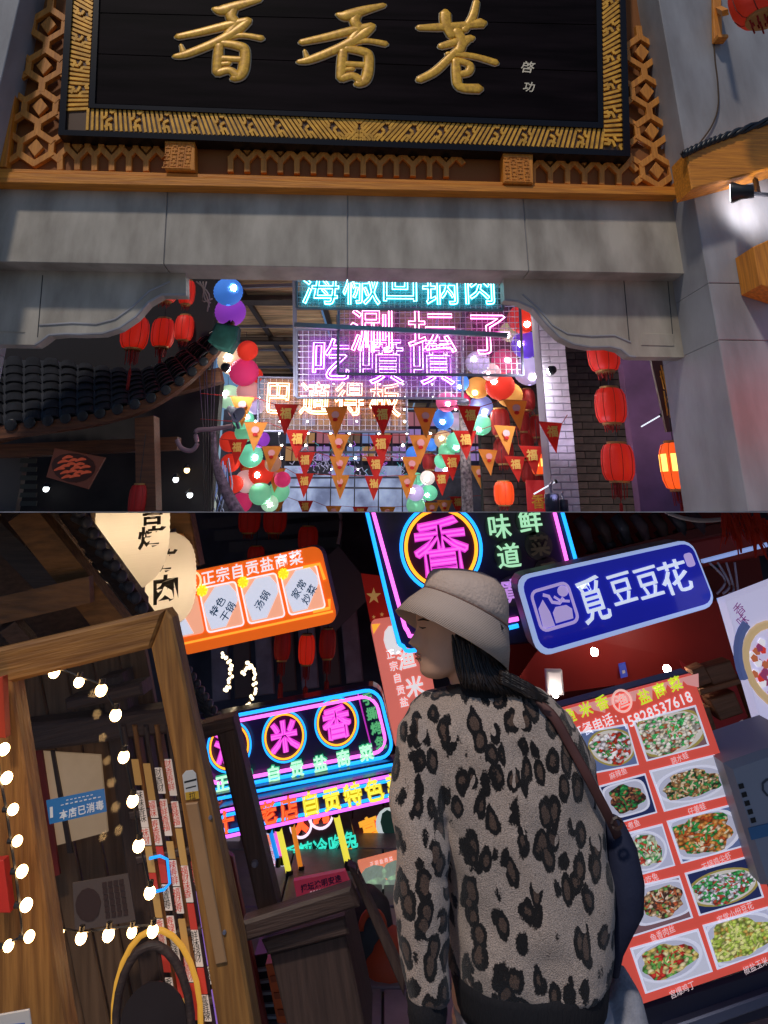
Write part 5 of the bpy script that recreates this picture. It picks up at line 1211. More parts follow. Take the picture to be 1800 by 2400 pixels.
part('slate_sign', MB().bar(at(740, 1330, 6.2), at(826, 1440, 6.2), .5, .04, (0, 1, 0)), mat('slate_board', (.12, .13, .18), .6), fac)
br_ = thing('lit_branches', 'two thin branches wrapped in warm fairy lights above the disc sign', 'string lights')
for P in ([(522, 1535), (536, 1548), (542, 1570), (538, 1600), (528, 1620)], [(570, 1580), (578, 1556), (588, 1560), (598, 1580), (598, 1612), (588, 1640), (572, 1665)]):
    S = smooth([at(a, b, 4.9) for a, b in P], 5)
    b = part('branch', MB().tube(S, .012, 6), mat('bark', (.1, .06, .03), .9), br_)
    for p in S: part('bulb', MB().ball(p + Vector((rnd.uniform(-.012, .012), -.014, rnd.uniform(-.012, .012))), .010, 6, 4), glow('fairy_warm', (1, .8, .5), 3), b)
mb = MB(); mb.tube(smooth([at(x, y, 5.1) for x, y in ((760, 1190), (795, 1200), (798, 1240), (792, 1275))], 5), .012, 5)
solo('pale_hanging_cloth', 'pale pink hanging ribbon left of the tall neon sign', 'ribbon', mb, mat('ribbon_pink', (.4, .25, .28), .7), None, True)

# ---------------------------------------------------------------- wooden stand, post and rail
S = Plane(2.75, 0, .2)
st = thing('wooden_stand', 'dark wooden reception stand with tall post left of the woman', 'stand', S.m)
part('post', MB().bevprism(S.pl([(500, 1690), (546, 1680), (652, 2135), (606, 2148)]), -.08, 0, .008), drk_y, st)
part('header', MB().bevprism(S.pl([(452, 1704), (546, 1680), (552, 1712), (458, 1740)], .004), -.08, .004, .006), drk_x, st)
part('counter_top', MB().bevprism(S.pl([(568, 2162), (822, 2080), (842, 2128), (576, 2210)], .1), .05, .1, .008), drk_x, st)
part('apron', MB().bevprism(S.pl([(612, 2205), (808, 2148), (818, 2192), (628, 2240)], .06), .0, .06, .006), drk_x, st)
part('body', MB().bevprism(S.pl([(632, 2236), (810, 2188), (870, 2480), (690, 2480)], .03), -.26, .03, .006), drk_y, st)
part('brace', MB().bevprism(S.pl([(814, 2030), (834, 2040), (950, 2290), (948, 2340)], .05), .0, .05, .006), drk_y, st)
part('screw_eye', MB().lathe([(.012, 0), (.008, .008)], 10, S.p3(597, 2024, .001), (0, 0, 1)), steel, st)
q, t = board('red_door_leaf', 'dark red painted door leaf between the wooden door and the stand', 'door', [(520, 1990), (545, 2010), (640, 2480), (560, 2480)], 3.3, mat('red_paint', (.22, .02, .012), .5))
part('moulding', MB().prism(q.rr(.2, .1, .7, .9), 0, .01), mat('red_paint2', (.3, .03, .015), .5), t)
q, t = board('orange_crate', 'orange plastic crate low behind the left side of the stand', 'crate', [(622, 2262), (650, 2256), (690, 2400), (650, 2400)], 3.2, mat('crate_orange', (.55, .09, .015), .5), .3)
for i in range(3): part('rim_slot', MB().prism(q.rr(.2, .15 + .28 * i, .8, .25 + .28 * i), 0, .006), mat('crate_dark', (.3, .05, .01), .5), t)
q, t = board('stacked_trays', 'black and white trays stacked behind the stand', 'trays', [(596, 2240), (625, 2235), (660, 2400), (625, 2400)], 3.4, black, .2)
for i in range(5): part('tray_edge', MB().prism(q.rr(.1, .1 + .17 * i, .95, .14 + .17 * i), 0, .012), mat('tray_white', (.3, .32, .34), .5), t)
q, t = board('poster_scrap', 'pale collage poster at the left of the dark post', 'poster', [(512, 1960), (556, 1950), (580, 2050), (532, 2062)], 4.9, mat('collage', (.4, .34, .36), .6, c2=(.1, .06, .14), vscale=14, emit=.22, ecol=(.5, .4, .5)))
part('pin', MB().lathe([(.01, 0), (.01, .01)], 8, (0, 0, 0), (0, 0, 1)), glow('led_white', (1, .97, .9), 6), t)  # pin head carries lamp emission, a painted bright dot
# orange bench; a rounded form stands in for the seated person
bn = thing('orange_bench', 'low orange bench right of the wooden stand', 'bench')
part('seat', MB().bar(at(818, 2262, 3.9), at(930, 2228, 3.9), .30, .05, (0, 0, 1)), mat('bench_orange', (.6, .09, .015), .5), bn)
part('front_rail', MB().bar(at(818, 2274, 3.75), at(940, 2238, 3.75), .05, .03, (0, 1, 0)), mat('bench_orange', 0), bn)
for x, y in ((838, 2270), (905, 2250)): part('leg', MB().bar(at(x, y, 3.85), at(x + 18, 2410, 3.85), .035, .035, (0, 1, 0)), black, bn)
bag = thing('black_orange_backpack', 'black and orange backpack propped on the orange bench', 'backpack', T(at(858, 2190, 3.8)))
part('body', MB().lathe([(.05, -.16), (.11, -.12), (.125, 0), (.10, .11), (.04, .16)], 14), mat('pack_black', (.02, .02, .025), .6, bump=.3), bag, True)
part('front_pocket', MB().ball((.10, -.06, -.07), .12, 12, 8), mat('pack_orange', (.5, .06, .015), .6), bag, True)
part('piping', MB().tube([(.03 + .05 * math.cos(g * .35), -.12, .07 + .06 * math.sin(g * .35)) for g in range(10)], .014, 6), mat('pack_orange', 0), bag, True)
sn = thing('pale_sneakers', 'pale grey sneaker with dark sole on the paving by the bench', 'shoe', T(at(888, 2322, 3.9)) @ Matrix.Rotation(-.2, 4, 'Y'))
part('upper', MB().loft([[Vector((x, y * w, z * h)) for y, z in ((-1, 0), (-1, .6), (-.5, 1), (.5, 1), (1, .6), (1, 0))] for x, w, h in ((-.12, .03, .05), (-.08, .042, .09), (-.02, .042, .085), (.05, .045, .055), (.10, .042, .04), (.13, .02, .02))]), mat('shoe_grey', (.35, .36, .42), .6), sn, True)
part('sole', MB().loft([[Vector((x, -w, -.02)), Vector((x, w, -.02)), Vector((x, w, .003)), Vector((x, -w, .003))] for x, w in ((-.13, .03), (-.08, .045), (.05, .048), (.11, .04), (.14, .015))]), black, sn)
q, t = board('dark_coats', 'dark coats and white flowers hanging behind the brace', 'clothes', [(862, 2096), (948, 2076), (960, 2240), (880, 2240)], 4.6, mat('coat_navy', (.015, .018, .05), .7, bump=.6, bscale=8), .12)
mb = MB()
for px, py in ((880, 2112), (900, 2104), (893, 2120), (912, 2165), (884, 2120), (920, 2110)): mb.ball(q.p3(px, py, .02), .03, 8, 5)
part('white_flower', mb, mat('flower_white', (.7, .72, .75), .6, emit=.25, ecol=(.8, .82, .9)), t, True)
# ---------------------------------------------------------------- menu board with dish pictures
q = Quad((1306, 1662), (1622, 1577), (1880, 2206), (1484, 2362), 3.0)
q.c[0] = Vector(q.p(1484, 2362)); q.c[1] = Vector(q.p(1856, 2236)); q.c[2] = Vector(q.p(1622, 1577)); q.c[3] = Vector(q.p(1290, 1666))
t = thing('red_picture_menu', 'large glowing red menu board with ten framed dish pictures', 'menu board', q.m)
part('cabinet', MB().bevprism(q.rr(0, 0, 1, 1, .01), -.09, -.012, .006), mat('cab_dark', (.03, .03, .05), .5), t)
fc = part('red_face', MB().prism(q.rr(.002, .002, .998, .998, .01), -.012, 0), em('menu_red', (.70, .085, .06), .62), t)
mb = MB()
for i in range(9):
    a0 = .03 + i * .11; mb.prism([q.st(a0, .992), q.st(a0 + .13, .992), q.st(a0 + .10, .965 - .012 * (i % 3)), q.st(a0 + .03, .962)], .0006 * (i % 2), .001 + .0006 * (i % 2))
part('cloud_band', mb, em('cloud', (.75, .32, .30), .65), fc)
W = q.W
def txt(s, x, y, size, m, nm, adv=1.05, bold=.03, w=.004):
    mb = MB(); mb.text(s, *q.st(*q.inv(x, y)), size, w, adv=adv, bold=bold); return part(nm, mb, m, fc)
lime = em('lime', (.55, .72, .03), .9)
txt('渔米香', 1372, 1662, .05, lime, 'title', 1.35, .02); txt('盐商菜', 1546, 1617, .05, lime, 'title', 1.3, .02)
mb = MB(); c = q.st(*q.inv(1457, 1642)); mb.tube([(c[0] + .035 * math.cos(g * .3), c[1] + .035 * math.sin(g * .3), .004) for g in range(21)], .004, 4, True); mb.text('渔', *c, .05, .004, bold=.02); part('seal', mb, em('seal_pale', (.85, .5, .45), .8), fc)
wm = em('white2', 0)
txt('订餐电话:', 1395, 1699, .042, wm, 'phone_caption', 1.0, .01); txt('15828537618', 1538, 1663, .05, wm, 'phone_number', .95, .012)
DISH = [  # picture corners tl,tr,br,bl ; plate c,rx,ry ; colours
    ([(1355, 1716), (1470, 1696), (1497, 1792), (1395, 1812)], 'bowl', ['d8d0d8', 'b83a2a', 'e8e4e4', '3a8a4a', 'c8b8b0']),
    ([(1483, 1690), (1630, 1652), (1662, 1746), (1515, 1784)], 'bowl', ['e0d8c8', 'd8c8b0', '48b060', 'b06040', 'e8e0d8']),
    ([(1402, 1842), (1512, 1812), (1540, 1904), (1440, 1932)], 'plate', ['7a4a38', '2a7a40', '3a2a28', 'b07850', '4aa858']),
    ([(1521, 1806), (1675, 1768), (1706, 1864), (1556, 1902)], 'plate', ['b89060', '3a8a4a', 'd8c0a0', '8a5a38', '2a3a28']),
    ([(1450, 1956), (1552, 1930), (1582, 2028), (1480, 2056)], 'plate', ['d8e0c8', 'b84a3a', '3a9a50', 'c8d0a8', 'f0e8e8']),
    ([(1562, 1924), (1716, 1884), (1748, 1982), (1596, 2024)], 'plate', ['c87a38', '3a9048', 'e0c8a8', 'b05028', 'd89a58']),
    ([(1470, 2080), (1592, 2052), (1624, 2150), (1466, 2200)], 'plate', ['c09a70', 'b85a38', '503830', 'e0c8b0', '6a9a50']),
    ([(1604, 2046), (1758, 2004), (1790, 2102), (1638, 2146)], 'bowl', ['e0dce4', '3a9a50', 'b04a38', 'd8d4dc', '58b068']),
    ([(1476, 2222), (1636, 2176), (1670, 2276), (1512, 2328)], 'plate', ['c8b060', 'c83a30', 'd8c080', '6aa850', 'e0d0a0']),
    ([(1646, 2168), (1800, 2124), (1836, 2216), (1680, 2272)], 'plate', ['b8c858', 'd0d878', 'e0d890', 'a0b848', 'c8a050'])]
def food_mat(i, cols):
    """printed photograph of a dish: small pieces in the dish's colours with dark gaps between them"""
    m = bpy.data.materials.new('dish_print_%d' % i); m.use_nodes = True; N = m.node_tree.nodes; L = m.node_tree.links; b = N['Principled BSDF']; b.inputs['Roughness'].default_value = .4
    tc = N.new('ShaderNodeTexCoord'); mp = N.new('ShaderNodeMapping'); mp.inputs['Scale'].default_value = (1, 1.7, 0); mp.inputs['Rotation'].default_value = (0, 0, i * .8); mp.inputs['Location'].default_value = (i * 1.7, i, 0); L.new(tc.outputs['Object'], mp.inputs[0])
    nz = N.new('ShaderNodeTexNoise'); nz.inputs['Scale'].default_value = 45; nz.inputs['Detail'].default_value = 3; L.new(mp.outputs[0], nz.inputs['Vector'])
    sc_ = N.new('ShaderNodeVectorMath'); sc_.operation = 'SCALE'; sc_.inputs['Scale'].default_value = .018; L.new(nz.outputs['Color'], sc_.inputs[0])
    ad = N.new('ShaderNodeVectorMath'); L.new(mp.outputs[0], ad.inputs[0]); L.new(sc_.outputs[0], ad.inputs[1])
    vo = N.new('ShaderNodeTexVoronoi'); vo.inputs['Scale'].default_value = 62 + 9 * (i % 4); L.new(ad.outputs[0], vo.inputs['Vector'])
    sp = N.new('ShaderNodeSeparateColor'); L.new(vo.outputs['Color'], sp.inputs[0])
    rp = N.new('ShaderNodeValToRGB'); rp.color_ramp.interpolation = 'CONSTANT'; e = rp.color_ramp.elements
    seq = [0, 1, 0, 2, 3, 4, 2]
    e[0].position = 0; e[0].color = (*cols[0], 1); e[1].position = .18; e[1].color = (*cols[1], 1)
    for k in range(2, 7): x = e.new(.12 + .14 * k); x.color = (*cols[seq[k]], 1)
    L.new(sp.outputs[0], rp.inputs[0])
    dk = N.new('ShaderNodeMapRange'); dk.inputs[1].default_value = .15; dk.inputs[2].default_value = .75; dk.inputs[3].default_value = 1.15; dk.inputs[4].default_value = .25; L.new(vo.outputs['Distance'], dk.inputs[0])
    mu = N.new('ShaderNodeMixRGB'); mu.blend_type = 'MULTIPLY'; mu.inputs[0].default_value = 1; L.new(rp.outputs[0], mu.inputs[1]); L.new(dk.outputs[0], mu.inputs[2])
    L.new(mu.outputs[0], b.inputs['Base Color']); L.new(mu.outputs[0], b.inputs['Emission Color']); b.inputs['Emission Strength'].default_value = .72
    return m
def hexc(h): return tuple((int(h[i:i + 2], 16) / 255) ** 2.2 for i in (0, 2, 4))
for i, (C, kind, cols) in enumerate(DISH):
    P = [q.p(*c) for c in C]; V = [Vector(p) for p in P]
    def bi(a, b): v = V[3] * ((1 - a) * (1 - b)) + V[2] * (a * (1 - b)) + V[1] * (a * b) + V[0] * ((1 - a) * b); return (v.x, v.y)
    s = part('picture', MB().prism(P, 0, .003), em('photo_white', (.74, .76, .92), .62), fc)
    bg = ('62709a', '7a5a60', '28305a', 'c8c8d8', 'b8b8d0')[i % 5]
    part('photo_ground', MB().prism([bi(.03, .04), bi(.97, .04), bi(.97, .96), bi(.03, .96)], .003, .004), em('bg%d' % (i % 5), hexc(bg), .6), s)
    cx, cy = .5 + rnd.uniform(-.10, .10), .5 + rnd.uniform(-.06, .06)
    R1, R2, sq = ((.50, .45, 2), (.62, .56, 2), (.47, .42, 4), (.55, .40, 2))[i % 4 if i != 9 else 1]
    def oval(r, n=28): return [bi(min(.97, max(.03, cx + R1 * r * math.copysign(abs(math.cos(g * 6.2832 / n)) ** (2 / sq), math.cos(g * 6.2832 / n)))), min(.96, max(.04, cy + R2 * r * math.copysign(abs(math.sin(g * 6.2832 / n)) ** (2 / sq), math.sin(g * 6.2832 / n))))) for g in range(n)]
    part('dish', MB().prism(oval(1), .004, .005), em('dish_' + kind, hexc('d4d4e6' if kind == 'plate' else '9a8a4a'), .66), s)
    part('dish_inner', MB().prism(oval(.90), .005, .0055), em('inner_' + kind, hexc('b8b8cc' if kind == 'plate' else 'd0c8c0'), .6), s)
    # heap of food: irregular outline, printed texture
    n = 34; P = []
    for g in range(n):
        an = g * 6.2832 / n; r = (.78 if kind == 'plate' else .84) * (1 + .10 * math.sin(3 * an + i) + .07 * math.sin(7 * an + 2 * i) + rnd.uniform(-.05, .05))
        P.append(bi(min(.96, max(.04, cx + R1 * r * math.cos(an))), min(.95, max(.05, cy + R2 * r * math.sin(an)))))
    part('food', MB().prism(P, .0055, .0062), food_mat(i, [hexc(c) for c in cols]), s)
    mb = MB()
    for k in range(34):
        g = rnd.uniform(0, 6.283); r = rnd.random() ** .8 * .62; a, b = cx + R1 * r * math.cos(g), cy + R2 * r * math.sin(g)
        mb.k = rnd.randrange(3); L, wd_, an = rnd.uniform(.025, .075), rnd.uniform(.008, .02), rnd.uniform(0, 3.14); m = 6
        mb.prism([bi(min(.97, max(.03, a + L * math.cos(an) * math.cos(j * 6.283 / m) - wd_ * math.sin(an) * math.sin(j * 6.283 / m))), min(.96, max(.04, b + L * 1.3 * math.sin(an) * math.cos(j * 6.283 / m) + wd_ * 1.3 * math.cos(an) * math.sin(j * 6.283 / m)))) for j in range(m)], .0062, .0068 + .00003 * k)
    part('garnish', mb, [em('g_' + c, hexc(c), .55) for c in cols[1:4]], s, kind='stuff')
for s, x, y in (('麻辣鱼', 1448, 1812), ('跳水蛙', 1592, 1776), ('水煮鱼', 1478, 1934), ('仔姜蛙', 1632, 1895), ('冷吃兔', 1520, 2060), ('干锅鸡尖虾', 1678, 2018), ('鱼香肉丝', 1552, 2186), ('家常小份豆花', 1722, 2138), ('宫爆鸡丁', 1598, 2318), ('椒盐玉米', 1770, 2262)):
    txt(s, x, y, .023, em('white3', (.8, .6, .62), .7), 'caption', 1.0, .0)
# plinth under the board
pl_ = Plane(3.05, 0, .3)
t = thing('menu_plinth', 'dark blue plinth below the red menu board', 'plinth', pl_.m)
part('front', MB().bevprism(pl_.pl([(1470, 2368), (1880, 2240), (1900, 2360), (1510, 2480)]), -.3, 0, .01), mat('plinth_navy', (.02, .022, .05), .5), t)
part('steel_edge', MB().bevprism(pl_.pl([(1560, 2412), (1880, 2300), (1884, 2330), (1570, 2444)], .03), 0, .03, .005), mat('edge_steel', (.12, .14, .22), .35, metal=.4), t)

# ---------------------------------------------------------------- red shop interior
red_w = mat('red_wall_paint', (.36, .022, .015), .55, var=.15, vscale=2)
sh = thing('red_shop', 'red walled shop interior behind the red menu board', 'shop')
part('ceiling', MB().loft([[at(1180, 1640, 4.6), at(1290, 1480, 4.5), at(1720, 1400, 4.6), at(1725, 1570, 4.7)], [at(1180, 1670, 5.6), at(1290, 1560, 5.6), at(1720, 1500, 5.6), at(1725, 1600, 5.6)]]), red_w, sh)
part('back_wall', MB().box(at(1190, 1600, 5.8).x, 5.8, 0, at(1640, 1600, 5.8).x + .6, 5.9, H), mat('shop_back', (.3, .02, .02), .6), sh)
pl_ = Plane(4.0, .35, .25)
w = part('side_wall', MB().prism(pl_.pl([(1560, 1480), (1820, 1380), (1980, 2000), (1810, 2000)]), -.08, 0), mat('red_wall_paint2', (.5, .022, .025), .5), sh, m=pl_.m)
part('fascia', MB().bevprism(Plane(3.9, 0, .2).pl([(1290, 1330), (1800, 1235), (1800, 1300), (1330, 1392)]), -.1, 0, .01), mat('fascia_red', (.30, .02, .012), .6), sh, m=Plane(3.9, 0, .2).m)
dl = thing('shop_downlights', 'white ceiling downlights inside the red shop', 'lights')
for x, y, s in ((1393, 1528, 1.0), (1563, 1568, 1.0), (1302, 1628, .8)):
    c = at(x, y, 4.3)
    part('lamp', MB().ball(c, .021 * s, 12, 8), glow('downlight', (1, .86, .76), 70), dl)
part('white_box', MB().bevprism([(0, 0), (.09, 0), (.09, .12), (0, .12)], 0, .05, .01), mat('trim_white', (.6, .55, .55), .5), dl, m=T(at(1280, 1625, 4.4)) @ Matrix.Rotation(math.pi / 2, 4, 'X'))
q, tt = board('blue_shop_tag', 'small blue tag hanging inside the red shop', 'tag', [(1450, 1556), (1466, 1552), (1472, 1586), (1456, 1590)], 4.6, mat('tag_blue', (.03, .05, .3), .5, emit=.3, ecol=(.05, .08, .6)), .01)
part('white_mark', MB().prism(q.rr(.3, .3, .7, .5), 0, .002), mat('trim_white', (.6, .55, .55), .5), tt)
shf = Plane(4.2, 0, .25)
s = thing('wooden_shelf', 'brown wooden wall shelf between the menu board and the white board', 'shelf', shf.m)
for P in ([(1622, 1572), (1650, 1560), (1672, 1600), (1640, 1612)], [(1652, 1566), (1712, 1548), (1734, 1598), (1674, 1612)], [(1662, 1640), (1722, 1622), (1744, 1672), (1690, 1690)], [(1640, 1660), (1662, 1654), (1690, 1740), (1668, 1750)]):
    part('box', MB().bevprism(shf.pl(P), -.1, 0, .006), wood('shelf_brown', (.26, .11, .05), (.14, .06, .025), 'x'), s)
for P in ([(1640, 1618), (1738, 1590), (1742, 1602), (1644, 1630)], [(1662, 1756), (1772, 1690), (1776, 1702), (1668, 1770)], [(1734, 1590), (1746, 1588), (1790, 1700), (1776, 1706)]):
    part('rail', MB().bevprism(shf.pl(P, .03), -.05, .03, .004), wood('shelf_rail', (.34, .15, .06), (.2, .08, .03), 'x'), s)
q, tt = board('price_card', 'small pale price card below the wooden shelf', 'card', [(1694, 1716), (1742, 1688), (1774, 1766), (1722, 1782)], 4.0, mat('price_white', (.45, .44, .48), .5, emit=.18, ecol=(.6, .6, .7)), .01)
part('picture', MB().prism(q.rr(.15, .4, .6, .85), 0, .002), mat('price_food', (.35, .25, .12), .6), tt)
# white board at the right edge
q = Quad((1700, 1408), (1900, 1330), (1990, 1700), (1815, 1800), 3.3)
t = thing('white_food_board', 'white lightbox with a bowl of food at the right edge', 'sign', q.m)
part('panel', MB().bevprism(q.rr(0, 0, 1, 1, .01), -.08, 0, .005), em('board_white', (.60, .58, .82), .6), t)
c = q.p(1830, 1560); u = pxm(1560, 3.3)
part('bowl_rim', MB().tube([(c[0] + 80 * u * math.cos(g * .2618), c[1] + 88 * u * math.sin(g * .2618), .004) for g in range(24)], 9 * u, 6, True), em('bowl_tan', (.6, .42, .22), .6), t, True)
mb = MB()
for k in range(60):
    g = rnd.uniform(0, 6.28); r = 70 * math.sqrt(rnd.random()) * u; mb.k = k % 4; x, y = c[0] + r * math.cos(g), c[1] + r * math.sin(g)
    mb.prism([(x + rnd.uniform(.5, 1) * 12 * u * math.cos(j * 1.26), y + 9 * u * math.sin(j * 1.26)) for j in range(5)], .001, .005 + .00003 * k)
part('food', mb, [em('f_' + z, hexc(z), .72) for z in ('c83a30', 'e0dce4', '8a3a60', 'b06040')], t, kind='stuff')
mb = MB(); mb.tube([(c[0] + 96 * u * math.cos(g * .2), c[1] + 110 * u * math.sin(g * .2), .004) for g in range(9, 16)], 10 * u, 5); part('blue_wave', mb, mat('wave_blue', (.12, .18, .4), .5, emit=.3, ecol=(.15, .2, .5)), t)
mb = MB()
for i, ch in enumerate('香味'): mb.text(ch, *q.p(1732 + 8 * i, 1428 + 26 * i), .05, .002, .25)
part('violet_mark', mb, mat('mark_violet', (.3, .06, .25), .5, emit=.25, ecol=(.4, .08, .35)), t)
# white appliance
ap = Plane(2.9, 0, .24)
t = thing('white_appliance', 'pale grey appliance with a blue stripe at the right edge', 'appliance', ap.m)
part('body', MB().bevprism(ap.pl([(1700, 1792), (1880, 1730), (1960, 2080), (1790, 2080)]), -.3, 0, .02), mat('appl_white', (.36, .38, .46), .45), t)
part('blue_stripe', MB().prism(ap.pl([(1752, 1940), (1930, 1900), (1936, 1925), (1760, 1968)]), 0, .004), mat('appl_blue', (.06, .2, .42), .4), t)
for i in range(5): part('vent_slot', MB().prism(ap.pl([(1730 + i * 7, 1838 + i * 20), (1741 + i * 7, 1835 + i * 20), (1744 + i * 7, 1846 + i * 20), (1733 + i * 7, 1849 + i * 20)]), 0, .003), black, t)
mb = MB(); mb.text('G', *ap.p(1800, 1845), .08, .002); part('logo_print', mb, mat('logo_dark', (.06, .07, .1), .5), t)
# overhead clutter at upper right
t = thing('tiled_eave', 'dark tiled eave edge above the blue lightbox', 'eave')
for i in range(7):
    for j in range(3):
        p = at(1352 + i * 44 + j * 14, 1215 + j * 38 - i * 3, 5.2 + .1 * j)
        part('eave_tile', MB().tube([p, p + Vector((.05, -.02, -.085)), p + Vector((.07, .0, -.16))], [.04, .043, .03], 8), (mat('tile_mauve', (.10, .07, .09), .6), mat('tile_brown', (.07, .045, .045), .6), tl_m)[(i + j) % 3], t, True)
part('batten', MB().bar(at(1330, 1330, 5.2), at(1700, 1240, 5.2), .10, .06, (0, 1, 0)), mat('batten_red', (.14, .02, .02), .6), t)
mb = MB()
for k in range(60):
    x, y = rnd.uniform(1690, 1830), rnd.uniform(1195, 1240); p = at(x, y, 3.2); L = rnd.uniform(.03, .16)
    d = Vector((rnd.uniform(-.3, .3), rnd.uniform(-.3, .3), -1)).normalized()
    mb.tube([p, p + d * L * .5, p + d * L + Vector((rnd.uniform(-.02, .02), 0, 0))], [.008, .012, .004], 5, flat=.3)
solo('red_paper_tassels', 'bunch of red paper tassels at the upper right edge', 'decoration', mb, mat('tassel_paper', (.68, .045, .015), .7, thin=.4))
q = Quad((1648, 1312), (1840, 1262), (1846, 1270), (1650, 1320), 3.7)
solo('blue_light_rail', 'thin blue white light rail behind the blue lightbox', 'light rail', MB().bevprism(q.rr(0, 0, 1, 1), -.03, 0, .002), mat('rail_blue', (.4, .5, .8), .4, emit=.5, ecol=(.35, .5, 1)), q.m)
q = Quad((1686, 1404), (1830, 1360), (1834, 1370), (1690, 1416), 3.5)
solo('lower_blue_rail', 'second blue light rail above the white food board', 'light rail', MB().bevprism(q.rr(0, 0, 1, 1), -.03, 0, .002), mat('rail_blue', 0), q.m)
mb = MB()
for k in range(4): mb.tube(smooth([at(1662 + 20 * k, 1318, 3.8), at(1700 + 10 * k, 1360 + 10 * k, 3.8), at(1680 + 14 * k, 1392, 3.8)], 5), .006, 4)
solo('loose_cables', 'loose pale cables between the two blue light rails', 'cables', mb, mat('cable_pale', (.35, .3, .36), .6), None, True)
mb = MB(); mb.tube(smooth([at(x, y, 4.2) for x, y in ((1560, 1200), (1600, 1214), (1650, 1220), (1700, 1216))], 5), .012, 5)
solo('white_cable', 'thick white cable looping below the walkway at upper right', 'cable', mb, mat('cable_white', (.5, .5, .52), .6), None, True)
# ---------------------------------------------------------------- the woman
WY = 2.1
def fuse(mb, mats, vox, sm=6, name='fused'):
    """join closed shapes into one continuous skin"""
    me = mb.mesh(name, mats); o = bpy.data.objects.new('tmp', me)
    r = o.modifiers.new('r', 'REMESH'); r.mode = 'VOXEL'; r.voxel_size = vox; r.use_smooth_shade = True
    s = o.modifiers.new('s', 'SMOOTH'); s.factor = .5; s.iterations = sm
    out = baked(o)
    bpy.data.objects.remove(o)
    if not out.materials:
        for m in (mats if isinstance(mats, list) else [mats]): out.materials.append(m)
    for p in out.polygons: p.use_smooth = True
    return out
skin = mat('skin', (.70, .42, .29), .5, var=.05, vscale=20)
skin.node_tree.nodes['Principled BSDF'].inputs['Subsurface Weight'].default_value = .1
skin.node_tree.nodes['Principled BSDF'].inputs['Subsurface Radius'].default_value = (.01, .004, .002)
wo = thing('person', 'person in leopard print jacket and beige bucket hat seen from behind, looking left', 'person')
mb = MB()
# head by slices: py, front profile, base front, back, half width
SL = [(1588, 1000, 1000, 1040, .022), (1580, 988, 990, 1058, .036), (1570, 983, 985, 1078, .047), (1560, 984, 984, 1098, .054), (1551, 981, 983, 1108, .058), (1544, 974, 982, 1116, .060), (1538, 980, 982, 1120, .062),
      (1532, 973, 981, 1124, .063), (1524, 978, 981, 1128, .065), (1517, 968, 982, 1131, .066), (1508, 955, 983, 1134, .067), (1500, 959, 984, 1137, .068), (1490, 966, 985, 1140, .070), (1478, 973, 984, 1142, .072),
      (1466, 977, 983, 1144, .074), (1452, 974, 979, 1145, .076), (1430, 975, 976, 1144, .078), (1408, 984, 984, 1138, .074), (1392, 1004, 1004, 1124, .058), (1384, 1034, 1034, 1100, .034)]
rings = []
for py, fp, fb, bk, hw in SL:
    A, B, F = at(fb, py, WY), at(bk, py, WY), at(fp, py, WY); xc = (A.x + B.x) / 2; a = (B.x - A.x) / 2; R = []
    for k in range(36):
        g = 2 * math.pi * k / 36; y = hw * math.sin(g) * (1.0 if math.cos(g) < 0 else 1 - .12 * math.cos(g) ** 2); x = xc - a * math.cos(g)
        if math.cos(g) > 0: x -= (A.x - F.x) * math.exp(-(y / .0135) ** 2)
        R.append(Vector((x, WY + y, A.z)))
    rings.append(R)
mb.loft(rings)
nb, nt = at(1120, 1650, WY), at(1085, 1540, WY)
mb.tube([nb, nb.lerp(nt, .5), nt], [.062, .054, .052], 16)
def tor(py, xl, xr, d, Y=WY, n=28, e=2.5, dy=0.0):
    A, B = at(xl, py, Y), at(xr, py, Y); zz = at(xl, py, Y - d * .8).z; c = (A + B) / 2; a = (B.x - A.x) / 2; R = []
    for k in range(n):
        g = 2 * math.pi * k / n; cg, sg = math.cos(g), math.sin(g)
        R.append(Vector((c.x + a * math.copysign(abs(cg) ** (2 / e), cg), Y + dy + d * math.copysign(abs(sg) ** (2 / e), sg), zz)))
    return R
mb.loft([tor(1640, 1060, 1220, .05), tor(1680, 1000, 1300, .07), tor(1800, 1000, 1330, .09), tor(2000, 1040, 1330, .09), tor(2200, 1060, 1360, .09), tor(2400, 1060, 1400, .1)])
for s, P in ((0, [(1010, 1690, 2.08), (985, 2000, 2.02), (1000, 2300, 2.0), (1004, 2430, 1.98)]), (1, [(1300, 1690, 2.12), (1345, 1950, 2.25), (1330, 2200, 2.05 + .3), (1300, 2330, 2.45)])):
    V = [at(*p) for p in P]; mb.tube(V, [.05, .042, .032, .026], 12)
    h = V[-1]; d = (V[-1] - V[-2]).normalized()
    mb.tube([h, h + d * .05, h + d * .095], [.026, .04, .036], 10, flat=.6, fz=(1, 0, 0))
    for k in range(4):
        o = Vector((0, (k - 1.5) * .019, 0)); L = (.07, .078, .074, .058)[k]
        mb.tube([h + d * .08 + o, h + d * (.08 + L * .55) + o, h + d * (.08 + L) + o + Vector((.014 - .028 * s, 0, 0))], [.0095, .009, .0075], 7)
    mb.tube([h + d * .03 + Vector((0, -.03, 0)), h + d * .07 + Vector((.01, -.052, 0)), h + d * .1 + Vector((.014, -.056, 0))], [.012, .0105, .008], 7)
hip = at(1230, 2400, WY)
for s in (-1, 1):
    x = hip.x + s * .085
    mb.tube([(x, WY, hip.z + .02), (x + s * .01, WY, .48), (x + s * .02, WY + .02, .10)], [.085, .055, .038], 12)
    mb.tube([(x + s * .02, WY + .03, .06), (x + s * .025, WY - .0, .04)], [.04, .035], 10)
part('body', None, None, wo, me=fuse(mb, skin, .0042, 3, 'body'))
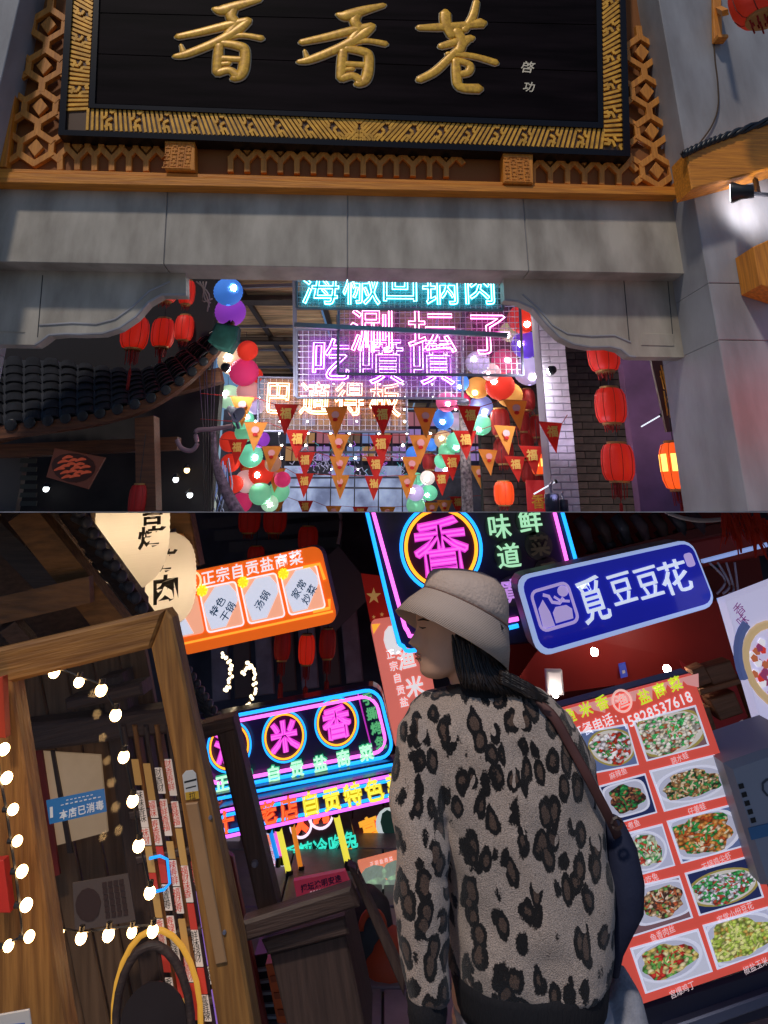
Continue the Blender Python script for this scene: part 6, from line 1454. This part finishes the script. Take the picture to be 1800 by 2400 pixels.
# eye, brow and lips
part('eyelash', MB().tube([at(983, 1469, WY - .03), at(990, 1472, WY - .05), at(998, 1471, WY - .062)], [.001, .0022, .001], 5), black, wo)
part('eyebrow', MB().tube([at(979, 1454, WY - .03), at(992, 1451, WY - .055), at(1006, 1455, WY - .067)], [.001, .003, .001], 5), mat('brow', (.02, .014, .012), .8), wo)
part('lips', MB().tube([at(974, 1533, WY - .008), at(979, 1535, WY - .018), at(985, 1539, WY - .026)], [.003, .0032, .001], 6).tube([at(975, 1543, WY - .008), at(980, 1542, WY - .017), at(985, 1539, WY - .026)], [.003, .003, .001], 6), mat('lip', (.34, .10, .08), .4), wo, True)
# jacket
leo = bpy.data.materials.new('leopard_fleece'); leo.use_nodes = True
N = leo.node_tree.nodes; L = leo.node_tree.links; b = N['Principled BSDF']; b.inputs['Roughness'].default_value = .95; b.inputs['Specular IOR Level'].default_value = .1
b.inputs['Sheen Weight'].default_value = .25
tc = N.new('ShaderNodeTexCoord'); mp = N.new('ShaderNodeMapping'); mp.inputs['Scale'].default_value = (1, .55, .62); mp.inputs['Rotation'].default_value = (0, -.42, 0); L.new(tc.outputs['Object'], mp.inputs[0])
wz = N.new('ShaderNodeTexNoise'); wz.inputs['Scale'].default_value = 22; wz.inputs['Detail'].default_value = 2; L.new(mp.outputs[0], wz.inputs['Vector'])
ws = N.new('ShaderNodeVectorMath'); ws.operation = 'SCALE'; ws.inputs['Scale'].default_value = .034
wsub = N.new('ShaderNodeVectorMath'); wsub.operation = 'SUBTRACT'; wsub.inputs[1].default_value = (.5, .5, .5)
L.new(wz.outputs['Color'], wsub.inputs[0]); L.new(wsub.outputs[0], ws.inputs[0])
ad = N.new('ShaderNodeVectorMath'); L.new(mp.outputs[0], ad.inputs[0]); L.new(ws.outputs[0], ad.inputs[1])
vo = N.new('ShaderNodeTexVoronoi'); vo.inputs['Scale'].default_value = 29; vo.inputs['Randomness'].default_value = .85; L.new(ad.outputs[0], vo.inputs['Vector'])
r1 = N.new('ShaderNodeValToRGB'); e = r1.color_ramp.elements
r1.color_ramp.interpolation = 'LINEAR'
e[0].position = .0; e[0].color = (.13, .082, .062, 1); e[1].position = .26; e[1].color = (.13, .082, .062, 1)
x = e.new(.30); x.color = (.014, .012, .013, 1); x = e.new(.50); x.color = (.014, .012, .013, 1); x = e.new(.54); x.color = (.56, .44, .365, 1)
n5 = N.new('ShaderNodeTexNoise'); n5.inputs['Scale'].default_value = 260; n5.inputs['Detail'].default_value = 1; L.new(tc.outputs['Object'], n5.inputs['Vector'])
a5 = N.new('ShaderNodeMath'); a5.operation = 'MULTIPLY_ADD'; a5.inputs[1].default_value = .18; L.new(n5.outputs[0], a5.inputs[0]); s5 = N.new('ShaderNodeMath'); s5.operation = 'SUBTRACT'; s5.inputs[1].default_value = .09
L.new(vo.outputs['Distance'], s5.inputs[0]); L.new(s5.outputs[0], a5.inputs[2]); L.new(a5.outputs[0], r1.inputs[0])
# broken rings: open the black with a slow noise
n3 = N.new('ShaderNodeTexNoise'); n3.inputs['Scale'].default_value = 26; n3.inputs['Detail'].default_value = 1; L.new(mp.outputs[0], n3.inputs['Vector'])
g3 = N.new('ShaderNodeMath'); g3.operation = 'GREATER_THAN'; g3.inputs[1].default_value = .66; L.new(n3.outputs[0], g3.inputs[0])
mx = N.new('ShaderNodeMixRGB'); L.new(g3.outputs[0], mx.inputs[0]); L.new(r1.outputs[0], mx.inputs[1]); mx.inputs[2].default_value = (.56, .44, .365, 1)
# fleece speckle
n4 = N.new('ShaderNodeTexNoise'); n4.inputs['Scale'].default_value = 420; n4.inputs['Detail'].default_value = 2; L.new(tc.outputs['Object'], n4.inputs['Vector'])
m4 = N.new('ShaderNodeMapRange'); m4.inputs[1].default_value = .3; m4.inputs[2].default_value = .7; m4.inputs[3].default_value = .55; m4.inputs[4].default_value = 1.25; L.new(n4.outputs[0], m4.inputs[0])
mm = N.new('ShaderNodeMixRGB'); mm.blend_type = 'MULTIPLY'; mm.inputs[0].default_value = 1; L.new(mx.outputs[0], mm.inputs[1]); L.new(m4.outputs[0], mm.inputs[2]); L.new(mm.outputs[0], b.inputs['Base Color'])
bp = N.new('ShaderNodeBump'); bp.inputs['Strength'].default_value = .7; bp.inputs['Distance'].default_value = .006; L.new(n4.outputs[0], bp.inputs['Height']); L.new(bp.outputs[0], b.inputs['Normal'])
jk = MB()
TR = [(1618, 1072, 1205, .065), (1634, 1030, 1250, .085), (1652, 995, 1288, .10), (1685, 965, 1322, .118), (1740, 955, 1352, .132), (1830, 985, 1385, .142), (1950, 1020, 1410, .150), (2080, 1040, 1422, .154), (2200, 1046, 1432, .154), (2290, 1050, 1436, .150), (2340, 1054, 1432, .142)]
jk.loft([tor(*r, n=32) for r in TR])
sl = [(1012, 1680, 2.09, 46), (982, 1730, 2.06, 58), (975, 1800, 2.03, 60), (978, 1900, 2.0, 62), (986, 2000, 1.985, 64), (992, 2100, 1.98, 66), (994, 2200, 1.98, 66), (997, 2290, 1.975, 62), (1000, 2345, 1.97, 52)]
jk.tube([at(a, b_, c) for a, b_, c, r in sl], [r * pxm(b_, c) for a, b_, c, r in sl], 20)
sr = [(1290, 1690, 2.12, 44), (1345, 1800, 2.2, 48), (1372, 1930, 2.26, 50), (1372, 2060, 2.3, 50), (1350, 2200, 2.4, 48), (1330, 2290, 2.46, 44)]
jk.tube([at(a, b_, c) for a, b_, c, r in sr], [r * pxm(b_, c) for a, b_, c, r in sr], 16)
me = fuse(jk, leo, .007, 5, 'jacket')
from mathutils import noise
PN = [(v.co.copy(), v.normal.copy()) for v in me.vertices]; co = []
for p, nn in PN:               # soft cloth folds
    q_ = Vector((p.x * 5.5 + p.z * 2.0, p.y * 5, p.z * 3.2 - p.x * 3))
    f1 = noise.noise(Vector((p.x * 7 + p.z * 9, p.y * 3, p.z * 4 - p.x * 6)))
    co += list(p + nn * (.012 * noise.noise(q_) + .006 * noise.noise(q_ * 2.3) + .024 * max(0, f1 - .05) - .020 * max(0, -f1 - .1)))
me.vertices.foreach_set('co', co); me.update()
ja = part('jacket', None, None, wo, me=me)
knit = mat('black_rib_knit', (.010, .009, .012), .9, bump=.5, bscale=40, stretch=(6, 6, .3))
mb = MB(); mb.loft([tor(2322, 1056, 1430, .146), tor(2350, 1058, 1428, .150), tor(2392, 1064, 1424, .146), tor(2425, 1070, 1420, .138)]); part('hem_band', mb, knit, ja, True)
mb = MB(); mb.tube([at(1000, 2330, 1.97), at(1002, 2370, 1.97), at(1003, 2420, 1.972)], [.046, .044, .040], 18); part('cuff', mb, knit, ja, True)
mb = MB(); mb.tube([at(1330, 2280, 2.455), at(1322, 2330, 2.48)], [.04, .036], 14); part('cuff', mb, knit, ja, True)
mb = MB(); mb.loft([tor(1640, 1035, 1240, .082), tor(1622, 1052, 1222, .078), tor(1606, 1062, 1208, .07), tor(1600, 1070, 1200, .062)]); part('collar', mb, knit, ja, True)
# trousers and shoes
mb = MB(); mb.loft([tor(2380, 1070, 1420, .12), tor(2440, 1064, 1440, .125), tor(2520, 1070, 1440, .12)])
for s in (-1, 1):
    x = hip.x + s * .09
    mb.tube([(x, WY, hip.z - .06), (x + s * .015, WY, .5), (x + s * .02, WY + .02, .12)], [.11, .085, .075], 14)
mb.tube([at(1452, 2262, 2.2), at(1464, 2330, 2.16), at(1474, 2420, 2.14), at(1462, 2560, 2.12)], [.012, .04, .055, .075], 12)
part('trousers', None, None, wo, me=fuse(mb, mat('pale_denim', (.30, .30, .34), .85, var=.2, vscale=30, bump=.3, bscale=200), .008, 6, 'trousers'))
for s in (-1, 1):
    x = hip.x + s * .11
    part('shoe', MB().loft([[Vector((x + a * w, y, z * h)) for a, z in ((-1, .1), (-1, .6), (-.4, 1), (.4, 1), (1, .6), (1, .1))] for y, w, h in ((WY - .07, .03, .07), (WY - .03, .042, .1), (WY + .06, .045, .085), (WY + .13, .046, .06), (WY + .19, .025, .035))]), mat('shoe_white', (.5, .5, .5), .6), wo, True)
# hair
hair_m = mat('dark_hair', (.018, .011, .009), .38, var=.5, vscale=60, stretch=(1, 1, .15), bump=.4, bscale=80)
mb = MB(); mb.loft([tor(1420, 1040, 1150, .080, WY, 24, 2, .0), tor(1470, 1056, 1166, .086, WY, 24, 2), tor(1520, 1064, 1178, .084, WY, 24, 2), tor(1560, 1066, 1186, .078, WY, 24, 2), tor(1600, 1072, 1196, .074, WY, 24, 2), tor(1625, 1076, 1205, .07, WY, 24, 2)])
hr = part('hair', None, None, wo, me=fuse(mb, hair_m, .007, 4, 'hair'))
mb = MB()
for k in range(420):
    a = rnd.random(); y0 = WY - .092 + .045 * abs(a - .4) + rnd.uniform(-.007, .007)
    s0 = at(1058 + 116 * a, 1484 + 64 * a + rnd.uniform(-6, 6), y0 + .012)
    m1 = at(1070 + 112 * a + rnd.uniform(-5, 5), 1552 + 26 * a + rnd.uniform(-6, 6), y0 - .002)
    e2 = at(1084 + 60 * a + 140 * a * a * rnd.uniform(.75, 1.05) + rnd.uniform(-8, 8), 1606 + 34 * a * a + rnd.uniform(-7, 9), y0 - .012 - .012 * a)
    mb.tube(smooth([s0, m1, e2], 5), [.0026] * 5 + [.0024] * 3 + [.002, .0014, .0006], 4)
part('hair_strands', mb, hair_m, hr, True, kind='stuff')
mb = MB()
for k in range(26):
    s0 = at(1180 + rnd.uniform(-12, 8), 1590 + rnd.uniform(-18, 14), WY - .105); mb.tube(smooth([s0, at(1240 + rnd.uniform(-10, 10), 1618 + rnd.uniform(-12, 16), WY - .12), at(1282 + rnd.uniform(-18, 8), 1640 + rnd.uniform(-10, 10), WY - .125)], 5), [.004] * 6 + [.003, .0028, .002, .0015, .0008], 4)
part('hair_tail', mb, hair_m, hr, True, kind='stuff')
# bucket hat
cot = mat('beige_cotton', (.68, .52, .43), .9, var=.10, vscale=9, bump=.4, bscale=120)
ctw = bpy.data.materials.new('stitched_cotton'); ctw.use_nodes = True; N = ctw.node_tree.nodes; L = ctw.node_tree.links; b = N['Principled BSDF']
b.inputs['Base Color'].default_value = (.66, .51, .42, 1); b.inputs['Roughness'].default_value = .92
tc = N.new('ShaderNodeTexCoord'); wv = N.new('ShaderNodeTexWave'); wv.bands_direction = 'Z'; wv.inputs['Scale'].default_value = 95; wv.inputs['Distortion'].default_value = .4; L.new(tc.outputs['Object'], wv.inputs['Vector'])
bp = N.new('ShaderNodeBump'); bp.inputs['Strength'].default_value = .6; bp.inputs['Distance'].default_value = .003; L.new(wv.outputs[0], bp.inputs['Height']); L.new(bp.outputs[0], b.inputs['Normal'])
hc = at(1056, 1502, WY); HM = T(hc) @ Matrix.Rotation(.45, 4, 'Y')
hi = HM.inverted()
def hring(px, py, r, tilt, k=.24, n=40, wob=0.0):
    C = at(px, py, WY); u = pxm(py, WY); R = []
    for j in range(n):
        g = 2 * math.pi * j / n; rr = r * u * (1 + wob * math.sin(3 * g + 1) + wob * .6 * math.sin(5 * g))
        R.append(hi @ (C + Vector((math.cos(tilt), 0, -math.sin(tilt))) * (rr * math.cos(g)) + Vector((0, .97, -k)) * (rr * math.sin(g))))
    return R
hat = part('bucket_hat', MB().loft([hring(1090, 1428, 106, .42, .22), hring(1092, 1410, 104, .36, .2), hring(1094, 1385, 99, .26, .14, wob=.012), hring(1092, 1362, 90, .18, .08, wob=.02), hring(1088, 1345, 74, .14, .05, wob=.02), hring(1084, 1336, 45, .10, .03), hring(1083, 1333, 12, .08, .02)]), cot, wo, True, m=HM)
mb = MB()
b1, b2 = hring(1090, 1426, 107, .42, .22), hring(1056, 1502, 145, .46, .25, wob=.006)
mid = [b1[j].lerp(b2[j], .5) + (b1[j].lerp(b2[j], .5)).normalized() * .004 for j in range(40)]
b3 = [p * .985 for p in b2]; b0 = hring(1089, 1430, 103, .42, .22)
mb.loft([b1, mid, b2, b3, b0], False); part('stitched_brim', mb, ctw, hat, True)
part('crown_seam', MB().tube(hring(1090, 1427, 107.5, .42, .22), .0022, 5, True), mat('seam_thread', (.22, .12, .09), .9), hat)
pt = hi @ at(1172, 1469, WY - .085)
part('black_tab', MB().bar(pt + Vector((-.008, 0, .004)), pt + Vector((.008, 0, -.004)), .012, .004, (0, 1, 0)), black, hat)
# bag and strap
strap_m = mat('brown_strap', (.10, .035, .03), .6, var=.2)
bg = thing('navy_shoulder_bag', 'soft navy shoulder bag on brown strap at the right side of the jacket', 'bag')
mb = MB(); mb.loft([tor(1918, 1416, 1440, .02, 2.12, 20), tor(1940, 1410, 1462, .05, 2.12, 20), tor(2000, 1408, 1488, .07, 2.12, 20), tor(2080, 1410, 1504, .08, 2.12, 20), tor(2150, 1412, 1502, .08, 2.12, 20), tor(2200, 1416, 1474, .07, 2.12, 20), tor(2240, 1420, 1456, .05, 2.12, 20), tor(2290, 1424, 1448, .03, 2.12, 20)])
part('pouch', mb, mat('navy_cloth', (.012, .016, .045), .8, bump=.3, bscale=30), bg, True)
S_ = smooth([at(x, y, Y) for x, y, Y in ((1236, 1640, 2.03), (1290, 1672, 2.0), (1335, 1745, 1.99), (1385, 1835, 1.985), (1432, 1925, 2.02), (1448, 1960, 2.06))], 6)
part('strap', MB().tube(S_, .012, 8, flat=.3, fz=(0, 1, 0)), strap_m, bg, True)
part('ring_fitting', MB().tube([at(1446 + 12 * math.cos(g * .785), 1930 + 14 * math.sin(g * .785), 2.0) for g in range(8)], .004, 5, True), mat('strap_dark', (.05, .025, .02), .5), bg)
bpy.data.scenes.remove(TMP)
# ---------------------------------------------------------------- cut what would pass through the deck between the levels
bpy.context.view_layer.update()
for o in [o for o in bpy.data.objects if o.type == 'MESH' and o.name in zones]:
    if o.name.startswith(('walkway_deck',)): continue
    z = zones[o.name]; M = o.matrix_world
    zs = [(M @ Vector(c)).z for c in o.bound_box]
    lim = H + .0035 if z == 'U' else H - .0035
    if (z == 'U' and min(zs) >= lim) or (z == 'L' and max(zs) <= lim): continue
    zv = [(M @ v.co).z for v in o.data.vertices]
    if (z == 'U' and max(zv) < lim) or (z == 'L' and min(zv) > lim):
        for c in list(o.children): bpy.data.objects.remove(c)
        bpy.data.objects.remove(o); continue
    if (z == 'U' and min(zv) >= lim) or (z == 'L' and max(zv) <= lim): continue
    if o.data.users > 1: o.data = o.data.copy()
    bm = bmesh.new(); bm.from_mesh(o.data); inv = M.inverted()
    co = inv @ Vector((0, 0, lim)); no = (inv.to_3x3() @ Vector((0, 0, 1 if z == 'L' else -1))); no = (M.transposed().to_3x3() @ Vector((0, 0, 1 if z == 'L' else -1))).normalized()
    r = bmesh.ops.bisect_plane(bm, geom=bm.verts[:] + bm.edges[:] + bm.faces[:], plane_co=co, plane_no=no, clear_outer=True)
    ed = [e for e in r['geom_cut'] if isinstance(e, bmesh.types.BMEdge)]
    if ed:
        try: bmesh.ops.holes_fill(bm, edges=ed, sides=0)
        except Exception: pass
    bm.to_mesh(o.data); bm.free()
